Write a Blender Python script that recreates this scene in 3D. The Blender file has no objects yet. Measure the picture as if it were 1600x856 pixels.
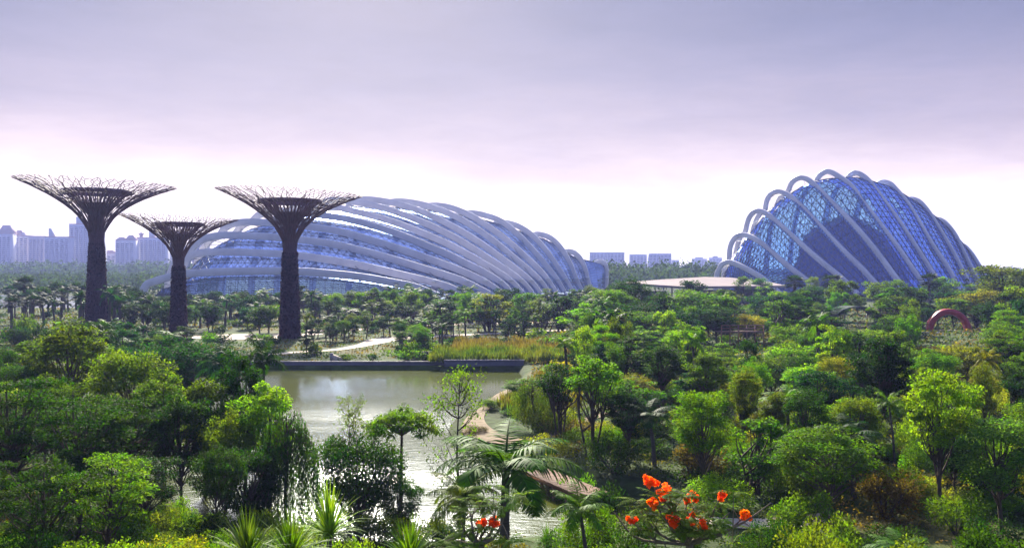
import bpy, math, random
import numpy as np
from mathutils import Vector

# ------------------------------------------------------------------ camera, world, sun
S = bpy.context.scene
F = 1386.0            # focal length in pixels of the 1600 px wide photograph
CAMZ = 13.0
HOR = 420.0           # image row of the horizon

cam_data = bpy.data.cameras.new("camera")
cam = bpy.data.objects.new("camera", cam_data)
S.collection.objects.link(cam)
cam.location = (0, 0, CAMZ)
cam.rotation_euler = (math.radians(90), 0, 0)
cam_data.sensor_width = 36.0
cam_data.lens = 36.0 * F / 1600.0
cam_data.shift_y = -(428.0 - HOR) / 1600.0
cam_data.clip_start = 0.3
cam_data.clip_end = 12000
S.camera = cam

SUN_EL = math.radians(32)
SUN_AZ = math.radians(-10)      # from +Y (view direction) towards +X
w = bpy.data.worlds.new("World")
S.world = w
w.use_nodes = True
nt = w.node_tree
for n in list(nt.nodes):
    nt.nodes.remove(n)
def N(t, typ, **kw):
    n = t.nodes.new(typ)
    for k, v in kw.items():
        if hasattr(n, k):
            setattr(n, k, v)
        else:
            n.inputs[k].default_value = v
    return n
wo = N(nt, 'ShaderNodeOutputWorld')
sky = N(nt, 'ShaderNodeTexSky')
sky.sky_type = 'NISHITA'
sky.sun_disc = False
sky.sun_elevation = SUN_EL
sky.sun_rotation = SUN_AZ
sky.air_density = 1.0
sky.dust_density = 1.5
bg1 = N(nt, 'ShaderNodeBackground')
bg1.inputs[1].default_value = 0.07
nt.links.new(sky.outputs[0], bg1.inputs[0])
# hazy evening-coloured high air: a vertical colour ramp over the real sky dome, with thin cloud
tc = N(nt, 'ShaderNodeTexCoord')
sep = N(nt, 'ShaderNodeSeparateXYZ')
nt.links.new(tc.outputs['Generated'], sep.inputs[0])
mpn = N(nt, 'ShaderNodeMapping')
mpn.inputs['Scale'].default_value = (1.5, 1.5, 6.0)
nt.links.new(tc.outputs['Generated'], mpn.inputs[0])
cn = N(nt, 'ShaderNodeTexNoise')
cn.inputs['Scale'].default_value = 2.2
cn.inputs['Detail'].default_value = 7.0
cn.inputs['Roughness'].default_value = 0.6
nt.links.new(mpn.outputs[0], cn.inputs[0])
ma = N(nt, 'ShaderNodeMath', operation='MULTIPLY_ADD')
nt.links.new(cn.outputs[0], ma.inputs[0])
ma.inputs[1].default_value = 0.11
nt.links.new(sep.outputs[2], ma.inputs[2])
mb_ = N(nt, 'ShaderNodeMath', operation='SUBTRACT')
nt.links.new(ma.outputs[0], mb_.inputs[0])
mb_.inputs[1].default_value = 0.055
ramp = N(nt, 'ShaderNodeValToRGB')
cr = ramp.color_ramp
cr.interpolation = 'B_SPLINE'
stops = [(0.0, (.85, .78, .76)), (0.055, (.58, .48, .465)), (0.10, (.345, .262, .268)), (0.15, (.205, .160, .192)),
         (0.205, (.122, .108, .160)), (0.29, (.058, .060, .112)), (0.5, (.04, .052, .11)), (1.0, (.045, .065, .15))]
cr.elements[0].position = 0.0; cr.elements[0].color = (*stops[0][1], 1)
cr.elements[1].position = 1.0; cr.elements[1].color = (*stops[-1][1], 1)
for p, c in stops[1:-1]:
    e = cr.elements.new(p); e.color = (*c, 1)
nt.links.new(mb_.outputs[0], ramp.inputs[0])
bg2 = N(nt, 'ShaderNodeBackground')
bg2.inputs[1].default_value = 1.3
# away from the sun the sky is a clearer blue
my = N(nt, 'ShaderNodeMapRange'); my.inputs[1].default_value = .84; my.inputs[2].default_value = .25
my.inputs[3].default_value = 0; my.inputs[4].default_value = 1
nt.links.new(sep.outputs[1], my.inputs[0])
mxs = N(nt, 'ShaderNodeMix'); mxs.data_type = 'RGBA'
nt.links.new(my.outputs[0], mxs.inputs[0]); mp3 = N(nt, 'ShaderNodeMapping'); mp3.inputs['Scale'].default_value = (3.0, 3.0, 14.0); mp3.inputs['Location'].default_value = (3.1, .4, 1.7)
nt.links.new(tc.outputs['Generated'], mp3.inputs[0])
cn3 = N(nt, 'ShaderNodeTexNoise'); cn3.inputs['Scale'].default_value = 2.4; cn3.inputs['Detail'].default_value = 9.0; cn3.inputs['Roughness'].default_value = .62; cn3.inputs['Distortion'].default_value = .6
nt.links.new(mp3.outputs[0], cn3.inputs[0])
cm = N(nt, 'ShaderNodeMapRange'); cm.inputs[1].default_value = .3; cm.inputs[2].default_value = .72; cm.inputs[3].default_value = .93; cm.inputs[4].default_value = 1.08
nt.links.new(cn3.outputs[0], cm.inputs[0])
cmx = N(nt, 'ShaderNodeMix'); cmx.data_type = 'RGBA'; cmx.blend_type = 'MULTIPLY'; cmx.inputs[0].default_value = 1; cmx.clamp_result = False
nt.links.new(ramp.outputs[0], cmx.inputs[6]); nt.links.new(cm.outputs[0], cmx.inputs[7])
nt.links.new(cmx.outputs[2], mxs.inputs[6])
mxs.inputs[7].default_value = (.10, .13, .29, 1)
# bright aureole of hazy air around the sun, above the picture
geo_w = N(nt, 'ShaderNodeVectorMath', operation='DOT_PRODUCT')
nt.links.new(tc.outputs['Generated'], geo_w.inputs[0])
geo_w.inputs[1].default_value = (math.sin(SUN_AZ) * math.cos(SUN_EL), math.cos(SUN_AZ) * math.cos(SUN_EL), math.sin(SUN_EL))
gm = N(nt, 'ShaderNodeMapRange'); gm.interpolation_type = 'SMOOTHSTEP'
gm.inputs[1].default_value = math.cos(math.radians(15.5)); gm.inputs[2].default_value = 1.0; gm.inputs[3].default_value = 0; gm.inputs[4].default_value = 20.0
nt.links.new(geo_w.outputs['Value'], gm.inputs[0])
glow = N(nt, 'ShaderNodeMix'); glow.data_type = 'RGBA'; glow.blend_type = 'ADD'; glow.inputs[0].default_value = 1; glow.clamp_result = False
nt.links.new(mxs.outputs[2], glow.inputs[6]); nt.links.new(gm.outputs[0], glow.inputs[7])
nt.links.new(glow.outputs[2], bg2.inputs[0])
mixs = N(nt, 'ShaderNodeMixShader')
mixs.inputs[0].default_value = 0.85
nt.links.new(bg1.outputs[0], mixs.inputs[1])
nt.links.new(bg2.outputs[0], mixs.inputs[2])
nt.links.new(mixs.outputs[0], wo.inputs[0])

sd = bpy.data.lights.new("sun", 'SUN')
sd.energy = 5.0
sd.angle = math.radians(0.6)
sd.color = (1.0, .90, .70)
sun = bpy.data.objects.new("sun", sd)
S.collection.objects.link(sun)
sdir = Vector((math.sin(SUN_AZ) * math.cos(SUN_EL), math.cos(SUN_AZ) * math.cos(SUN_EL), math.sin(SUN_EL)))
sun.rotation_euler = sdir.to_track_quat('Z', 'Y').to_euler()
sun.location = (0, 0, 300)

S.view_settings.view_transform = 'Standard'
S.view_settings.look = 'None'
S.view_settings.exposure = 1.1
S.view_settings.gamma = 1.0
S.view_settings.use_curve_mapping = False
S.render.engine = 'CYCLES'
S.cycles.max_bounces = 8
S.cycles.transparent_max_bounces = 24
S.cycles.use_denoising = True

# ------------------------------------------------------------------ helpers
COL = S.collection
PI = math.pi
rng = np.random.default_rng(11)
random.seed(5)

def P(px, py, D):
    """world point seen at photo pixel (px, py) at depth D"""
    return np.array([(px - 800.0) / F * D, D, CAMZ - (py - HOR) / F * D])
def gx(px, D):
    return (px - 800.0) / F * D
def dep(py, z=0.0):
    return (CAMZ - z) * F / (py - HOR)

class MB:
    def __init__(s):
        s.v = []; s.q = []; s.t = []; s.n = 0
    def add(s, v, quads=None, tris=None):
        v = np.asarray(v, float).reshape(-1, 3)
        if quads is not None and len(quads):
            s.q.append(np.asarray(quads, int).reshape(-1, 4) + s.n)
        if tris is not None and len(tris):
            s.t.append(np.asarray(tris, int).reshape(-1, 3) + s.n)
        s.v.append(v); s.n += len(v)
    def box(s, c, size, rz=0.0, taper=1.0):
        x, y, z = np.array(size) / 2.0
        v = np.array([[-x, -y, -z], [x, -y, -z], [x, y, -z], [-x, y, -z], [-x, -y, z], [x, -y, z], [x, y, z], [-x, y, z]])
        v[4:, :2] *= taper
        ca, sa = math.cos(rz), math.sin(rz)
        v = np.c_[v[:, 0] * ca - v[:, 1] * sa, v[:, 0] * sa + v[:, 1] * ca, v[:, 2]] + np.array(c)
        s.add(v, [[0, 3, 2, 1], [4, 5, 6, 7], [0, 1, 5, 4], [1, 2, 6, 5], [2, 3, 7, 6], [3, 0, 4, 7]])
    def tube(s, pts, rad, sides=6, caps=True):
        pts = np.asarray(pts, float); n = len(pts)
        rad = np.broadcast_to(np.asarray(rad, float), (n,))
        T = np.gradient(pts, axis=0)
        T /= np.linalg.norm(T, axis=1)[:, None] + 1e-9
        ref = np.array([0, 0, 1.0]) if abs(T[:, 2]).mean() < 0.8 else np.array([1.0, 0.13, 0])
        A = np.cross(T, ref); A /= np.linalg.norm(A, axis=1)[:, None] + 1e-9
        B = np.cross(T, A)
        an = np.arange(sides) * 2 * PI / sides
        v = pts[:, None] + rad[:, None, None] * (np.cos(an)[None, :, None] * A[:, None] + np.sin(an)[None, :, None] * B[:, None])
        i = np.arange(n - 1)[:, None] * sides; j = np.arange(sides)[None]; k = (j + 1) % sides
        q = np.stack([i + j, i + k, i + sides + k, i + sides + j], -1).reshape(-1, 4)
        tr = []
        vv = v.reshape(-1, 3)
        if caps:
            vv = np.vstack([vv, pts[:1], pts[-1:]])
            for a in range(sides):
                b = (a + 1) % sides
                tr.append([n * sides, b, a]); tr.append([n * sides + 1, (n - 1) * sides + a, (n - 1) * sides + b])
        s.add(vv, q, tr)
    def segs(s, A, B, ra, rb=None, sides=4):
        """many straight rods at once"""
        A = np.asarray(A, float); B = np.asarray(B, float); n = len(A)
        if n == 0: return
        ra = np.broadcast_to(np.asarray(ra, float), (n,)); rb = ra if rb is None else np.broadcast_to(np.asarray(rb, float), (n,))
        T = B - A; T /= np.linalg.norm(T, axis=1)[:, None] + 1e-9
        ref = np.where(abs(T[:, 2:3]) > .9, np.array([[1.0, 0, 0]]), np.array([[0, 0, 1.0]]))
        X = np.cross(T, ref); X /= np.linalg.norm(X, axis=1)[:, None] + 1e-9
        Y = np.cross(T, X)
        an = (np.arange(sides) + .5) * 2 * PI / sides
        ring = np.cos(an)[None, :, None] * X[:, None] + np.sin(an)[None, :, None] * Y[:, None]
        v = np.concatenate([A[:, None] + ring * ra[:, None, None], B[:, None] + ring * rb[:, None, None]], 1)
        j = np.arange(sides); k = (j + 1) % sides
        q = np.stack([j, k, k + sides, j + sides], -1)[None] + (np.arange(n) * 2 * sides)[:, None, None]
        s.add(v.reshape(-1, 3), q.reshape(-1, 4))
    def grid(s, G, flip=False, wrap=False):
        G = np.asarray(G, float); a, b = G.shape[:2]
        i = np.arange(a - 1)[:, None]; nb = b if wrap else b - 1
        j = np.arange(nb)[None]; j2 = (j + 1) % b
        q = np.stack([i * b + j, i * b + j2, (i + 1) * b + j2, (i + 1) * b + j], -1).reshape(-1, 4)
        if flip: q = q[:, ::-1]
        s.add(G.reshape(-1, 3), q)
    def prism(s, poly, z0, z1):
        poly = np.asarray(poly, float); n = len(poly)
        z0 = np.broadcast_to(z0, (n,)); z1 = np.broadcast_to(z1, (n,))
        v = np.vstack([np.c_[poly, z0], np.c_[poly, z1]])
        i = np.arange(n); k = (i + 1) % n
        s.add(v, np.stack([i, k, k + n, i + n], -1))
        c = poly.mean(0)
        s.add(np.vstack([np.c_[poly, z1], [[c[0], c[1], z1.mean()]]]), None, np.stack([i, k, np.full(n, n)], -1))
        s.add(np.vstack([np.c_[poly, z0], [[c[0], c[1], z0.mean()]]]), None, np.stack([k, i, np.full(n, n)], -1))
    def leaves(s, C, size, d, nrm, asp=0.5, fold=0.12):
        C = np.asarray(C, float); n = len(C)
        if n == 0: return
        size = np.broadcast_to(np.asarray(size, float), (n,))[:, None]
        d = d / (np.linalg.norm(d, axis=1)[:, None] + 1e-9)
        sd_ = np.cross(d, nrm); sd_ /= np.linalg.norm(sd_, axis=1)[:, None] + 1e-9
        up = np.cross(sd_, d)
        v = np.stack([C - d * size * .5, C + sd_ * size * asp * .5 + up * size * fold, C + d * size * .5, C - sd_ * size * asp * .5 + up * size * fold], 1)
        s.add(v.reshape(-1, 3), np.arange(4 * n).reshape(-1, 4))
    def mesh(s, name, m=None, smooth=False):
        me = bpy.data.meshes.new(name)
        v = np.vstack(s.v) if s.v else np.zeros((0, 3))
        q = np.vstack(s.q) if s.q else np.zeros((0, 4), int)
        t = np.vstack(s.t) if s.t else np.zeros((0, 3), int)
        me.vertices.add(len(v)); me.vertices.foreach_set('co', v.astype(np.float32).ravel())
        li = np.concatenate([q.ravel(), t.ravel()]).astype(np.int32)
        me.loops.add(len(li)); me.loops.foreach_set('vertex_index', li)
        tot = np.concatenate([np.full(len(q), 4), np.full(len(t), 3)]).astype(np.int32)
        st = np.concatenate([[0], np.cumsum(tot)[:-1]]).astype(np.int32) if len(tot) else np.zeros(0, np.int32)
        me.polygons.add(len(tot)); me.polygons.foreach_set('loop_start', st); me.polygons.foreach_set('loop_total', tot)
        if smooth: me.polygons.foreach_set('use_smooth', np.ones(len(tot), bool))
        me.update(calc_edges=True); me.validate()
        if m is not None: me.materials.append(m)
        return me
    def obj(s, name, m=None, parent=None, smooth=False):
        return link(name, s.mesh(name, m, smooth), parent)

def link(name, data, parent=None):
    o = bpy.data.objects.new(name, data)
    COL.objects.link(o)
    if parent is not None: o.parent = parent
    return o
def tag(o, label, cat, group=None):
    o['label'] = label; o['category'] = cat
    if group: o['group'] = group
    return o
def thing(name, label, cat, loc=(0, 0, 0), rz=0.0, group=None):
    o = bpy.data.objects.new(name, None)
    COL.objects.link(o)
    o.location = loc; o.rotation_euler = (0, 0, rz)
    o.empty_display_size = 0.5
    return tag(o, label, cat, group)
def struct(name, mb, m, smooth=False):
    o = mb.obj(name, m, None, smooth); o['kind'] = 'structure'
    return o

def sstep(a, b, x):
    t = np.clip((x - a) / (b - a), 0, 1)
    return t * t * (3 - 2 * t)
def catmull(pts, n):
    """smooth curve through pts, n samples evenly spaced by length"""
    p = np.asarray(pts, float)
    q = np.vstack([2 * p[0] - p[1], p, 2 * p[-1] - p[-2]])
    out = []
    for i in range(1, len(q) - 2):
        t = np.linspace(0, 1, 14, endpoint=False)[:, None]
        a, b, c, d = q[i - 1], q[i], q[i + 1], q[i + 2]
        out.append(.5 * (2 * b + (c - a) * t + (2 * a - 5 * b + 4 * c - d) * t ** 2 + (3 * b - a - 3 * c + d) * t ** 3))
    out = np.vstack(out + [p[-1:]])
    L = np.concatenate([[0], np.cumsum(np.linalg.norm(np.diff(out, axis=0), axis=1))])
    u = np.linspace(0, L[-1], n)
    return np.stack([np.interp(u, L, out[:, k]) for k in range(out.shape[1])], 1)

# ------------------------------------------------------------------ materials
def mat(name, col, rough=0.7, col2=None, scale=1.0, spec=0.4, bump=0.0, metallic=0.0, detail=5.0, coord='Object', bscale=None, stretch=None):
    m = bpy.data.materials.new(name); m.use_nodes = True
    t = m.node_tree; b = t.nodes['Principled BSDF']
    b.inputs['Roughness'].default_value = rough
    b.inputs['Specular IOR Level'].default_value = spec
    b.inputs['Metallic'].default_value = metallic
    tcn = N(t, 'ShaderNodeTexCoord')
    src = tcn.outputs[coord]
    if stretch:
        mp = N(t, 'ShaderNodeMapping'); mp.inputs['Scale'].default_value = stretch
        t.links.new(src, mp.inputs[0]); src = mp.outputs[0]
    no = N(t, 'ShaderNodeTexNoise'); no.inputs['Scale'].default_value = scale; no.inputs['Detail'].default_value = detail
    no.inputs['Roughness'].default_value = .65
    t.links.new(src, no.inputs[0])
    if col2 is None: col2 = tuple(c * .75 for c in col)
    r = N(t, 'ShaderNodeValToRGB')
    r.color_ramp.elements[0].position = .35; r.color_ramp.elements[0].color = (*col2, 1)
    r.color_ramp.elements[1].position = .65; r.color_ramp.elements[1].color = (*col, 1)
    t.links.new(no.outputs[0], r.inputs[0]); t.links.new(r.outputs[0], b.inputs['Base Color'])
    if bump:
        n2 = N(t, 'ShaderNodeTexNoise'); n2.inputs['Scale'].default_value = bscale or scale * 4; n2.inputs['Detail'].default_value = 6
        t.links.new(src, n2.inputs[0])
        bp = N(t, 'ShaderNodeBump'); bp.inputs['Strength'].default_value = bump
        t.links.new(n2.outputs[0], bp.inputs['Height']); t.links.new(bp.outputs[0], b.inputs['Normal'])
    return m

def leaf_mat(name, trans=0.48, rough=0.65, spec=0.05, hue_var=0.022, val=(0.55, 1.45), fixed=None):
    """leaf: colour of the plant (object colour) varied leaf by leaf, light passes through"""
    m = bpy.data.materials.new(name); m.use_nodes = True
    t = m.node_tree; b = t.nodes['Principled BSDF']; out = t.nodes['Material Output']
    b.inputs['Roughness'].default_value = rough; b.inputs['Specular IOR Level'].default_value = spec
    geo = N(t, 'ShaderNodeNewGeometry')
    if fixed is None:
        oi = N(t, 'ShaderNodeObjectInfo'); base = oi.outputs['Color']
    else:
        rgb = N(t, 'ShaderNodeRGB'); rgb.outputs[0].default_value = (*fixed, 1); base = rgb.outputs[0]
    hs = N(t, 'ShaderNodeHueSaturation')
    mr = N(t, 'ShaderNodeMapRange'); mr.inputs[3].default_value = val[0]; mr.inputs[4].default_value = val[1]
    t.links.new(geo.outputs['Random Per Island'], mr.inputs[0]); t.links.new(mr.outputs[0], hs.inputs['Value'])
    tcn = N(t, 'ShaderNodeTexCoord'); no = N(t, 'ShaderNodeTexNoise'); no.inputs['Scale'].default_value = .9; no.inputs['Detail'].default_value = 2
    t.links.new(tcn.outputs['Object'], no.inputs[0])
    mh = N(t, 'ShaderNodeMapRange'); mh.inputs[1].default_value = .3; mh.inputs[2].default_value = .7
    mh.inputs[3].default_value = .5 - hue_var; mh.inputs[4].default_value = .5 + hue_var * 1.3
    t.links.new(no.outputs[0], mh.inputs[0]); t.links.new(mh.outputs[0], hs.inputs['Hue'])
    t.links.new(base, hs.inputs['Color']); t.links.new(hs.outputs[0], b.inputs['Base Color'])
    tr = N(t, 'ShaderNodeBsdfTranslucent')
    mx = N(t, 'ShaderNodeMix'); mx.data_type = 'RGBA'; mx.blend_type = 'MULTIPLY'; mx.inputs[0].default_value = 1
    t.links.new(hs.outputs[0], mx.inputs[6]); mx.inputs[7].default_value = (2.5, 2.35, .8, 1); 
    mx.clamp_result = False
    t.links.new(mx.outputs[2], tr.inputs[0])
    ms = N(t, 'ShaderNodeMixShader'); ms.inputs[0].default_value = trans
    t.links.new(b.outputs[0], ms.inputs[1]); t.links.new(tr.outputs[0], ms.inputs[2]); t.links.new(ms.outputs[0], out.inputs[0])
    return m

M = {}
M['leaf'] = leaf_mat('leaf')
M['palm_leaf'] = leaf_mat('palm_leaf', trans=.28, rough=.6, spec=.08, hue_var=.02)
M['bark'] = mat('bark', (.10, .075, .05), .9, (.045, .035, .025), 3, .2, .5, stretch=(3, 3, .6))
M['pale_bark'] = mat('pale_bark', (.22, .18, .13), .9, (.11, .09, .065), 3, .2, .4, stretch=(3, 3, .6))
M['palm_bark'] = mat('palm_bark', (.12, .10, .08), .9, (.06, .05, .04), 2, .2, .5, stretch=(1, 1, 6))
M['flower'] = leaf_mat('flower', trans=.3, fixed=(.88, .13, .012), hue_var=.02, val=(.7, 1.15))
M['rib'] = mat('rib_paint', (.68, .65, .66), .45, (.54, .52, .54), .12, .4)
M['steel'] = mat('steel', (.20, .20, .24), .5, (.13, .13, .17), .5, .5)
M['bar'] = mat('glazing_bar', (.035, .04, .055), .5, (.02, .025, .035), .5, .4)
M['concrete'] = mat('concrete', (.36, .33, .31), .85, (.22, .20, .19), .6, .3, .2, bscale=3)
M['pale_floor'] = mat('pale_floor', (.42, .44, .46), .8, (.26, .30, .30), .12, .3)
M['dark_concrete'] = mat('dark_concrete', (.14, .135, .16), .85, (.08, .08, .10), .3, .3, .2, bscale=3)
M['path'] = mat('path_paving', (.52, .43, .34), .85, (.40, .32, .24), .5, .3, .15, bscale=5)
M['sand'] = mat('sandy_path', (.27, .205, .13), .95, (.15, .11, .065), 1.2, .2, .4, bscale=6)
M['wood'] = mat('deck_wood', (.24, .15, .095), .85, (.14, .085, .055), 1.5, .3, .3, stretch=(6, 1, 6))
M['rail_wood'] = mat('rail_wood', (.30, .15, .08), .7, (.18, .09, .05), 2, .3, .2)
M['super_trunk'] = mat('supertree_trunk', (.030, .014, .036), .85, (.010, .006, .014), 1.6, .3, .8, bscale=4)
M['super_rod'] = mat('supertree_rod', (.12, .05, .07), .5, (.07, .03, .045), .8, .45)
M['red_paint'] = mat('red_paint', (.42, .02, .025), .35, (.30, .012, .018), .6, .5)
M['white_paint'] = mat('white_paint', (.75, .75, .74), .5, (.6, .6, .6), 2, .4)
M['grey_green'] = mat('grey_green_roof', (.05, .075, .06), .9, (.035, .05, .042), .6, .1)
M['roof_pink'] = mat('pavilion_roof', (.26, .20, .20), .9, (.20, .155, .155), .08, .3)
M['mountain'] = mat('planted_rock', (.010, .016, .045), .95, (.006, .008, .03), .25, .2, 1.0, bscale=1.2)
M['stone'] = mat('dark_stone', (.06, .05, .05), .8, (.03, .025, .025), 2, .3, .6)

def glass_mat(name, tint, refl, fac):
    m = bpy.data.materials.new(name); m.use_nodes = True
    t = m.node_tree; out = t.nodes['Material Output']; t.nodes.remove(t.nodes['Principled BSDF'])
    tr = N(t, 'ShaderNodeBsdfTransparent')
    gl = N(t, 'ShaderNodeBsdfGlossy'); gl.inputs['Roughness'].default_value = .08; gl.inputs[0].default_value = (*refl, 1)
    geo = N(t, 'ShaderNodeNewGeometry')
    mr = N(t, 'ShaderNodeMapRange'); mr.inputs[3].default_value = .88; mr.inputs[4].default_value = 1.06
    t.links.new(geo.outputs['Random Per Island'], mr.inputs[0])
    mx = N(t, 'ShaderNodeMix'); mx.data_type = 'RGBA'; mx.blend_type = 'MULTIPLY'; mx.inputs[0].default_value = 1
    mx.inputs[6].default_value = (*tint, 1); t.links.new(mr.outputs[0], mx.inputs[7])
    t.links.new(mx.outputs[2], tr.inputs[0])
    fr = N(t, 'ShaderNodeLayerWeight'); fr.inputs[0].default_value = .25
    m2 = N(t, 'ShaderNodeMath', operation='MULTIPLY_ADD'); m2.inputs[1].default_value = .6; m2.inputs[2].default_value = fac
    t.links.new(fr.outputs['Fresnel'], m2.inputs[0])
    ms = N(t, 'ShaderNodeMixShader'); t.links.new(m2.outputs[0], ms.inputs[0])
    t.links.new(tr.outputs[0], ms.inputs[1]); t.links.new(gl.outputs[0], ms.inputs[2]); t.links.new(ms.outputs[0], out.inputs[0])
    return m
M['glass_long'] = glass_mat('long_dome_glass', (.64, .77, 1.0), (.50, .64, 1.0), .13)
M['glass_tall'] = glass_mat('tall_dome_glass', (.58, .84, .98), (.25, .38, 1.0), .24)

def tower_mat(name, col, win=(.10, .13, .24), fh=3.2, ww=3.4):
    m = mat(name, col, .8, tuple(c * .9 for c in col), .05)
    return m

# ground: soil, grass and dry patches
def ground_mat():
    m = bpy.data.materials.new('ground'); m.use_nodes = True
    t = m.node_tree; b = t.nodes['Principled BSDF']; b.inputs['Roughness'].default_value = .95; b.inputs['Specular IOR Level'].default_value = .15
    tcn = N(t, 'ShaderNodeTexCoord')
    a = N(t, 'ShaderNodeTexNoise'); a.inputs['Scale'].default_value = .07; a.inputs['Detail'].default_value = 6
    c = N(t, 'ShaderNodeTexNoise'); c.inputs['Scale'].default_value = .9; c.inputs['Detail'].default_value = 8
    t.links.new(tcn.outputs['Object'], a.inputs[0]); t.links.new(tcn.outputs['Object'], c.inputs[0])
    r1 = N(t, 'ShaderNodeValToRGB'); e = r1.color_ramp
    e.elements[0].position = .36; e.elements[0].color = (.035, .05, .012, 1)
    e.elements[1].position = .68; e.elements[1].color = (.11, .095, .03, 1)
    x = e.elements.new(.55); x.color = (.05, .085, .014, 1)
    r2 = N(t, 'ShaderNodeValToRGB'); r2.color_ramp.elements[0].position = .3; r2.color_ramp.elements[0].color = (.45, .45, .45, 1)
    r2.color_ramp.elements[1].position = .7; r2.color_ramp.elements[1].color = (1.25, 1.25, 1.25, 1)
    t.links.new(a.outputs[0], r1.inputs[0]); t.links.new(c.outputs[0], r2.inputs[0])
    mx = N(t, 'ShaderNodeMix'); mx.data_type = 'RGBA'; mx.blend_type = 'MULTIPLY'; mx.inputs[0].default_value = 1
    t.links.new(r1.outputs[0], mx.inputs[6]); t.links.new(r2.outputs[0], mx.inputs[7]); t.links.new(mx.outputs[2], b.inputs['Base Color'])
    bp = N(t, 'ShaderNodeBump'); bp.inputs['Strength'].default_value = .6; bp.inputs['Distance'].default_value = .3
    t.links.new(c.outputs[0], bp.inputs['Height']); t.links.new(bp.outputs[0], b.inputs['Normal'])
    return m
M['ground'] = ground_mat()
M['lawn'] = mat('lawn_grass', (.17, .19, .035), .95, (.09, .13, .02), .25, .1, .4, bscale=4)

def water_mat(name, base, rough, bstr, sc):
    m = bpy.data.materials.new(name); m.use_nodes = True
    t = m.node_tree; b = t.nodes['Principled BSDF']
    b.inputs['Base Color'].default_value = (*base, 1); b.inputs['Roughness'].default_value = rough
    b.inputs['IOR'].default_value = 1.19; b.inputs['Specular IOR Level'].default_value = .5
    tcn = N(t, 'ShaderNodeTexCoord'); mp = N(t, 'ShaderNodeMapping'); mp.inputs['Scale'].default_value = (.6, 1.6, 1)
    t.links.new(tcn.outputs['Object'], mp.inputs[0])
    n1 = N(t, 'ShaderNodeTexNoise'); n1.inputs['Scale'].default_value = sc; n1.inputs['Detail'].default_value = 6; n1.inputs['Roughness'].default_value = .6
    t.links.new(mp.outputs[0], n1.inputs[0])
    bp = N(t, 'ShaderNodeBump'); bp.inputs['Strength'].default_value = bstr; bp.inputs['Distance'].default_value = .25
    n2 = N(t, 'ShaderNodeTexNoise'); n2.inputs['Scale'].default_value = .05; n2.inputs['Detail'].default_value = 3   # calm and rippled patches
    t.links.new(mp.outputs[0], n2.inputs[0])
    r2 = N(t, 'ShaderNodeMapRange'); r2.inputs[1].default_value = .38; r2.inputs[2].default_value = .62; r2.inputs[3].default_value = .13; r2.inputs[4].default_value = bstr
    t.links.new(n2.outputs[0], r2.inputs[0])
    sp_ = N(t, 'ShaderNodeSeparateXYZ'); t.links.new(tcn.outputs['Object'], sp_.inputs[0])      # the far side lies calm in the lee of the bank
    r3 = N(t, 'ShaderNodeMapRange'); r3.inputs[1].default_value = 72; r3.inputs[2].default_value = 102; r3.inputs[3].default_value = 1.15; r3.inputs[4].default_value = .28
    t.links.new(sp_.outputs[1], r3.inputs[0])
    mm_ = N(t, 'ShaderNodeMath', operation='MULTIPLY'); t.links.new(r2.outputs[0], mm_.inputs[0]); t.links.new(r3.outputs[0], mm_.inputs[1]); t.links.new(mm_.outputs[0], bp.inputs['Strength'])
    t.links.new(n1.outputs[0], bp.inputs['Height']); t.links.new(bp.outputs[0], b.inputs['Normal'])
    return m
M['water'] = water_mat('lake_water', (.058, .070, .009), .11, .30, 1.6)
M['far_water'] = water_mat('far_water', (.05, .07, .09), .25, .2, .2)

# ------------------------------------------------------------------ terrain, lake, paths
LAKE = np.array([(-48, 110), (-47, 121.4), (-33, 122), (-9.2, 122), (-9.2, 120.6), (1.4, 120.4), (2.2, 112), (0, 101), (-1.2, 94), (-3.6, 85),
                 (-4.8, 78), (-4.6, 72), (-3.2, 67), (0.2, 63.2), (1.4, 59), (4.5, 57), (8.5, 53.5), (10, 48), (7, 44.5), (0, 43), (-8, 42.5), (-15, 43.5),
                 (-19, 47), (-21, 53), (-27, 58), (-33, 63), (-40, 72), (-44, 90)], float)
def lake_sd(x, y):
    """signed distance to the lake edge (negative inside), vectorised"""
    p = np.stack([np.ravel(x), np.ravel(y)], 1)
    d = np.full(len(p), 1e9); ins = np.zeros(len(p), bool)
    n = len(LAKE)
    for i in range(n):
        a, b = LAKE[i], LAKE[(i + 1) % n]
        e = b - a; wv = p - a
        h = np.clip((wv @ e) / (e @ e), 0, 1)
        d = np.minimum(d, np.linalg.norm(wv - h[:, None] * e, axis=1))
        cond = (a[1] > p[:, 1]) != (b[1] > p[:, 1])
        with np.errstate(divide='ignore', invalid='ignore'):
            xi = a[0] + (p[:, 1] - a[1]) * (b[0] - a[0]) / (b[1] - a[1])
        ins ^= cond & (p[:, 0] < xi)
    return np.where(ins, -d, d).reshape(np.shape(x))
def ground_z(x, y):
    x = np.asarray(x, float); y = np.asarray(y, float)
    z = 4.2 * (1 - sstep(18, 42, y))
    z = z + .25 * np.sin(x * .11 + 1.3) * np.sin(y * .09) * sstep(44, 60, y) * (1 - sstep(115, 125, y)) * sstep(2, 12, np.abs(lake_sd(x, y)))
    z = z + 1.6 * sstep(40, 90, x - .1 * y) * sstep(60, 100, y) * (1 - sstep(150, 200, y))
    s = lake_sd(x, y)
    return z * sstep(0, 6, s) - 2.6 * sstep(.15, -2.2, s)
def gz(x, y):
    return float(ground_z(np.array([x]), np.array([y]))[0])

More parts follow.
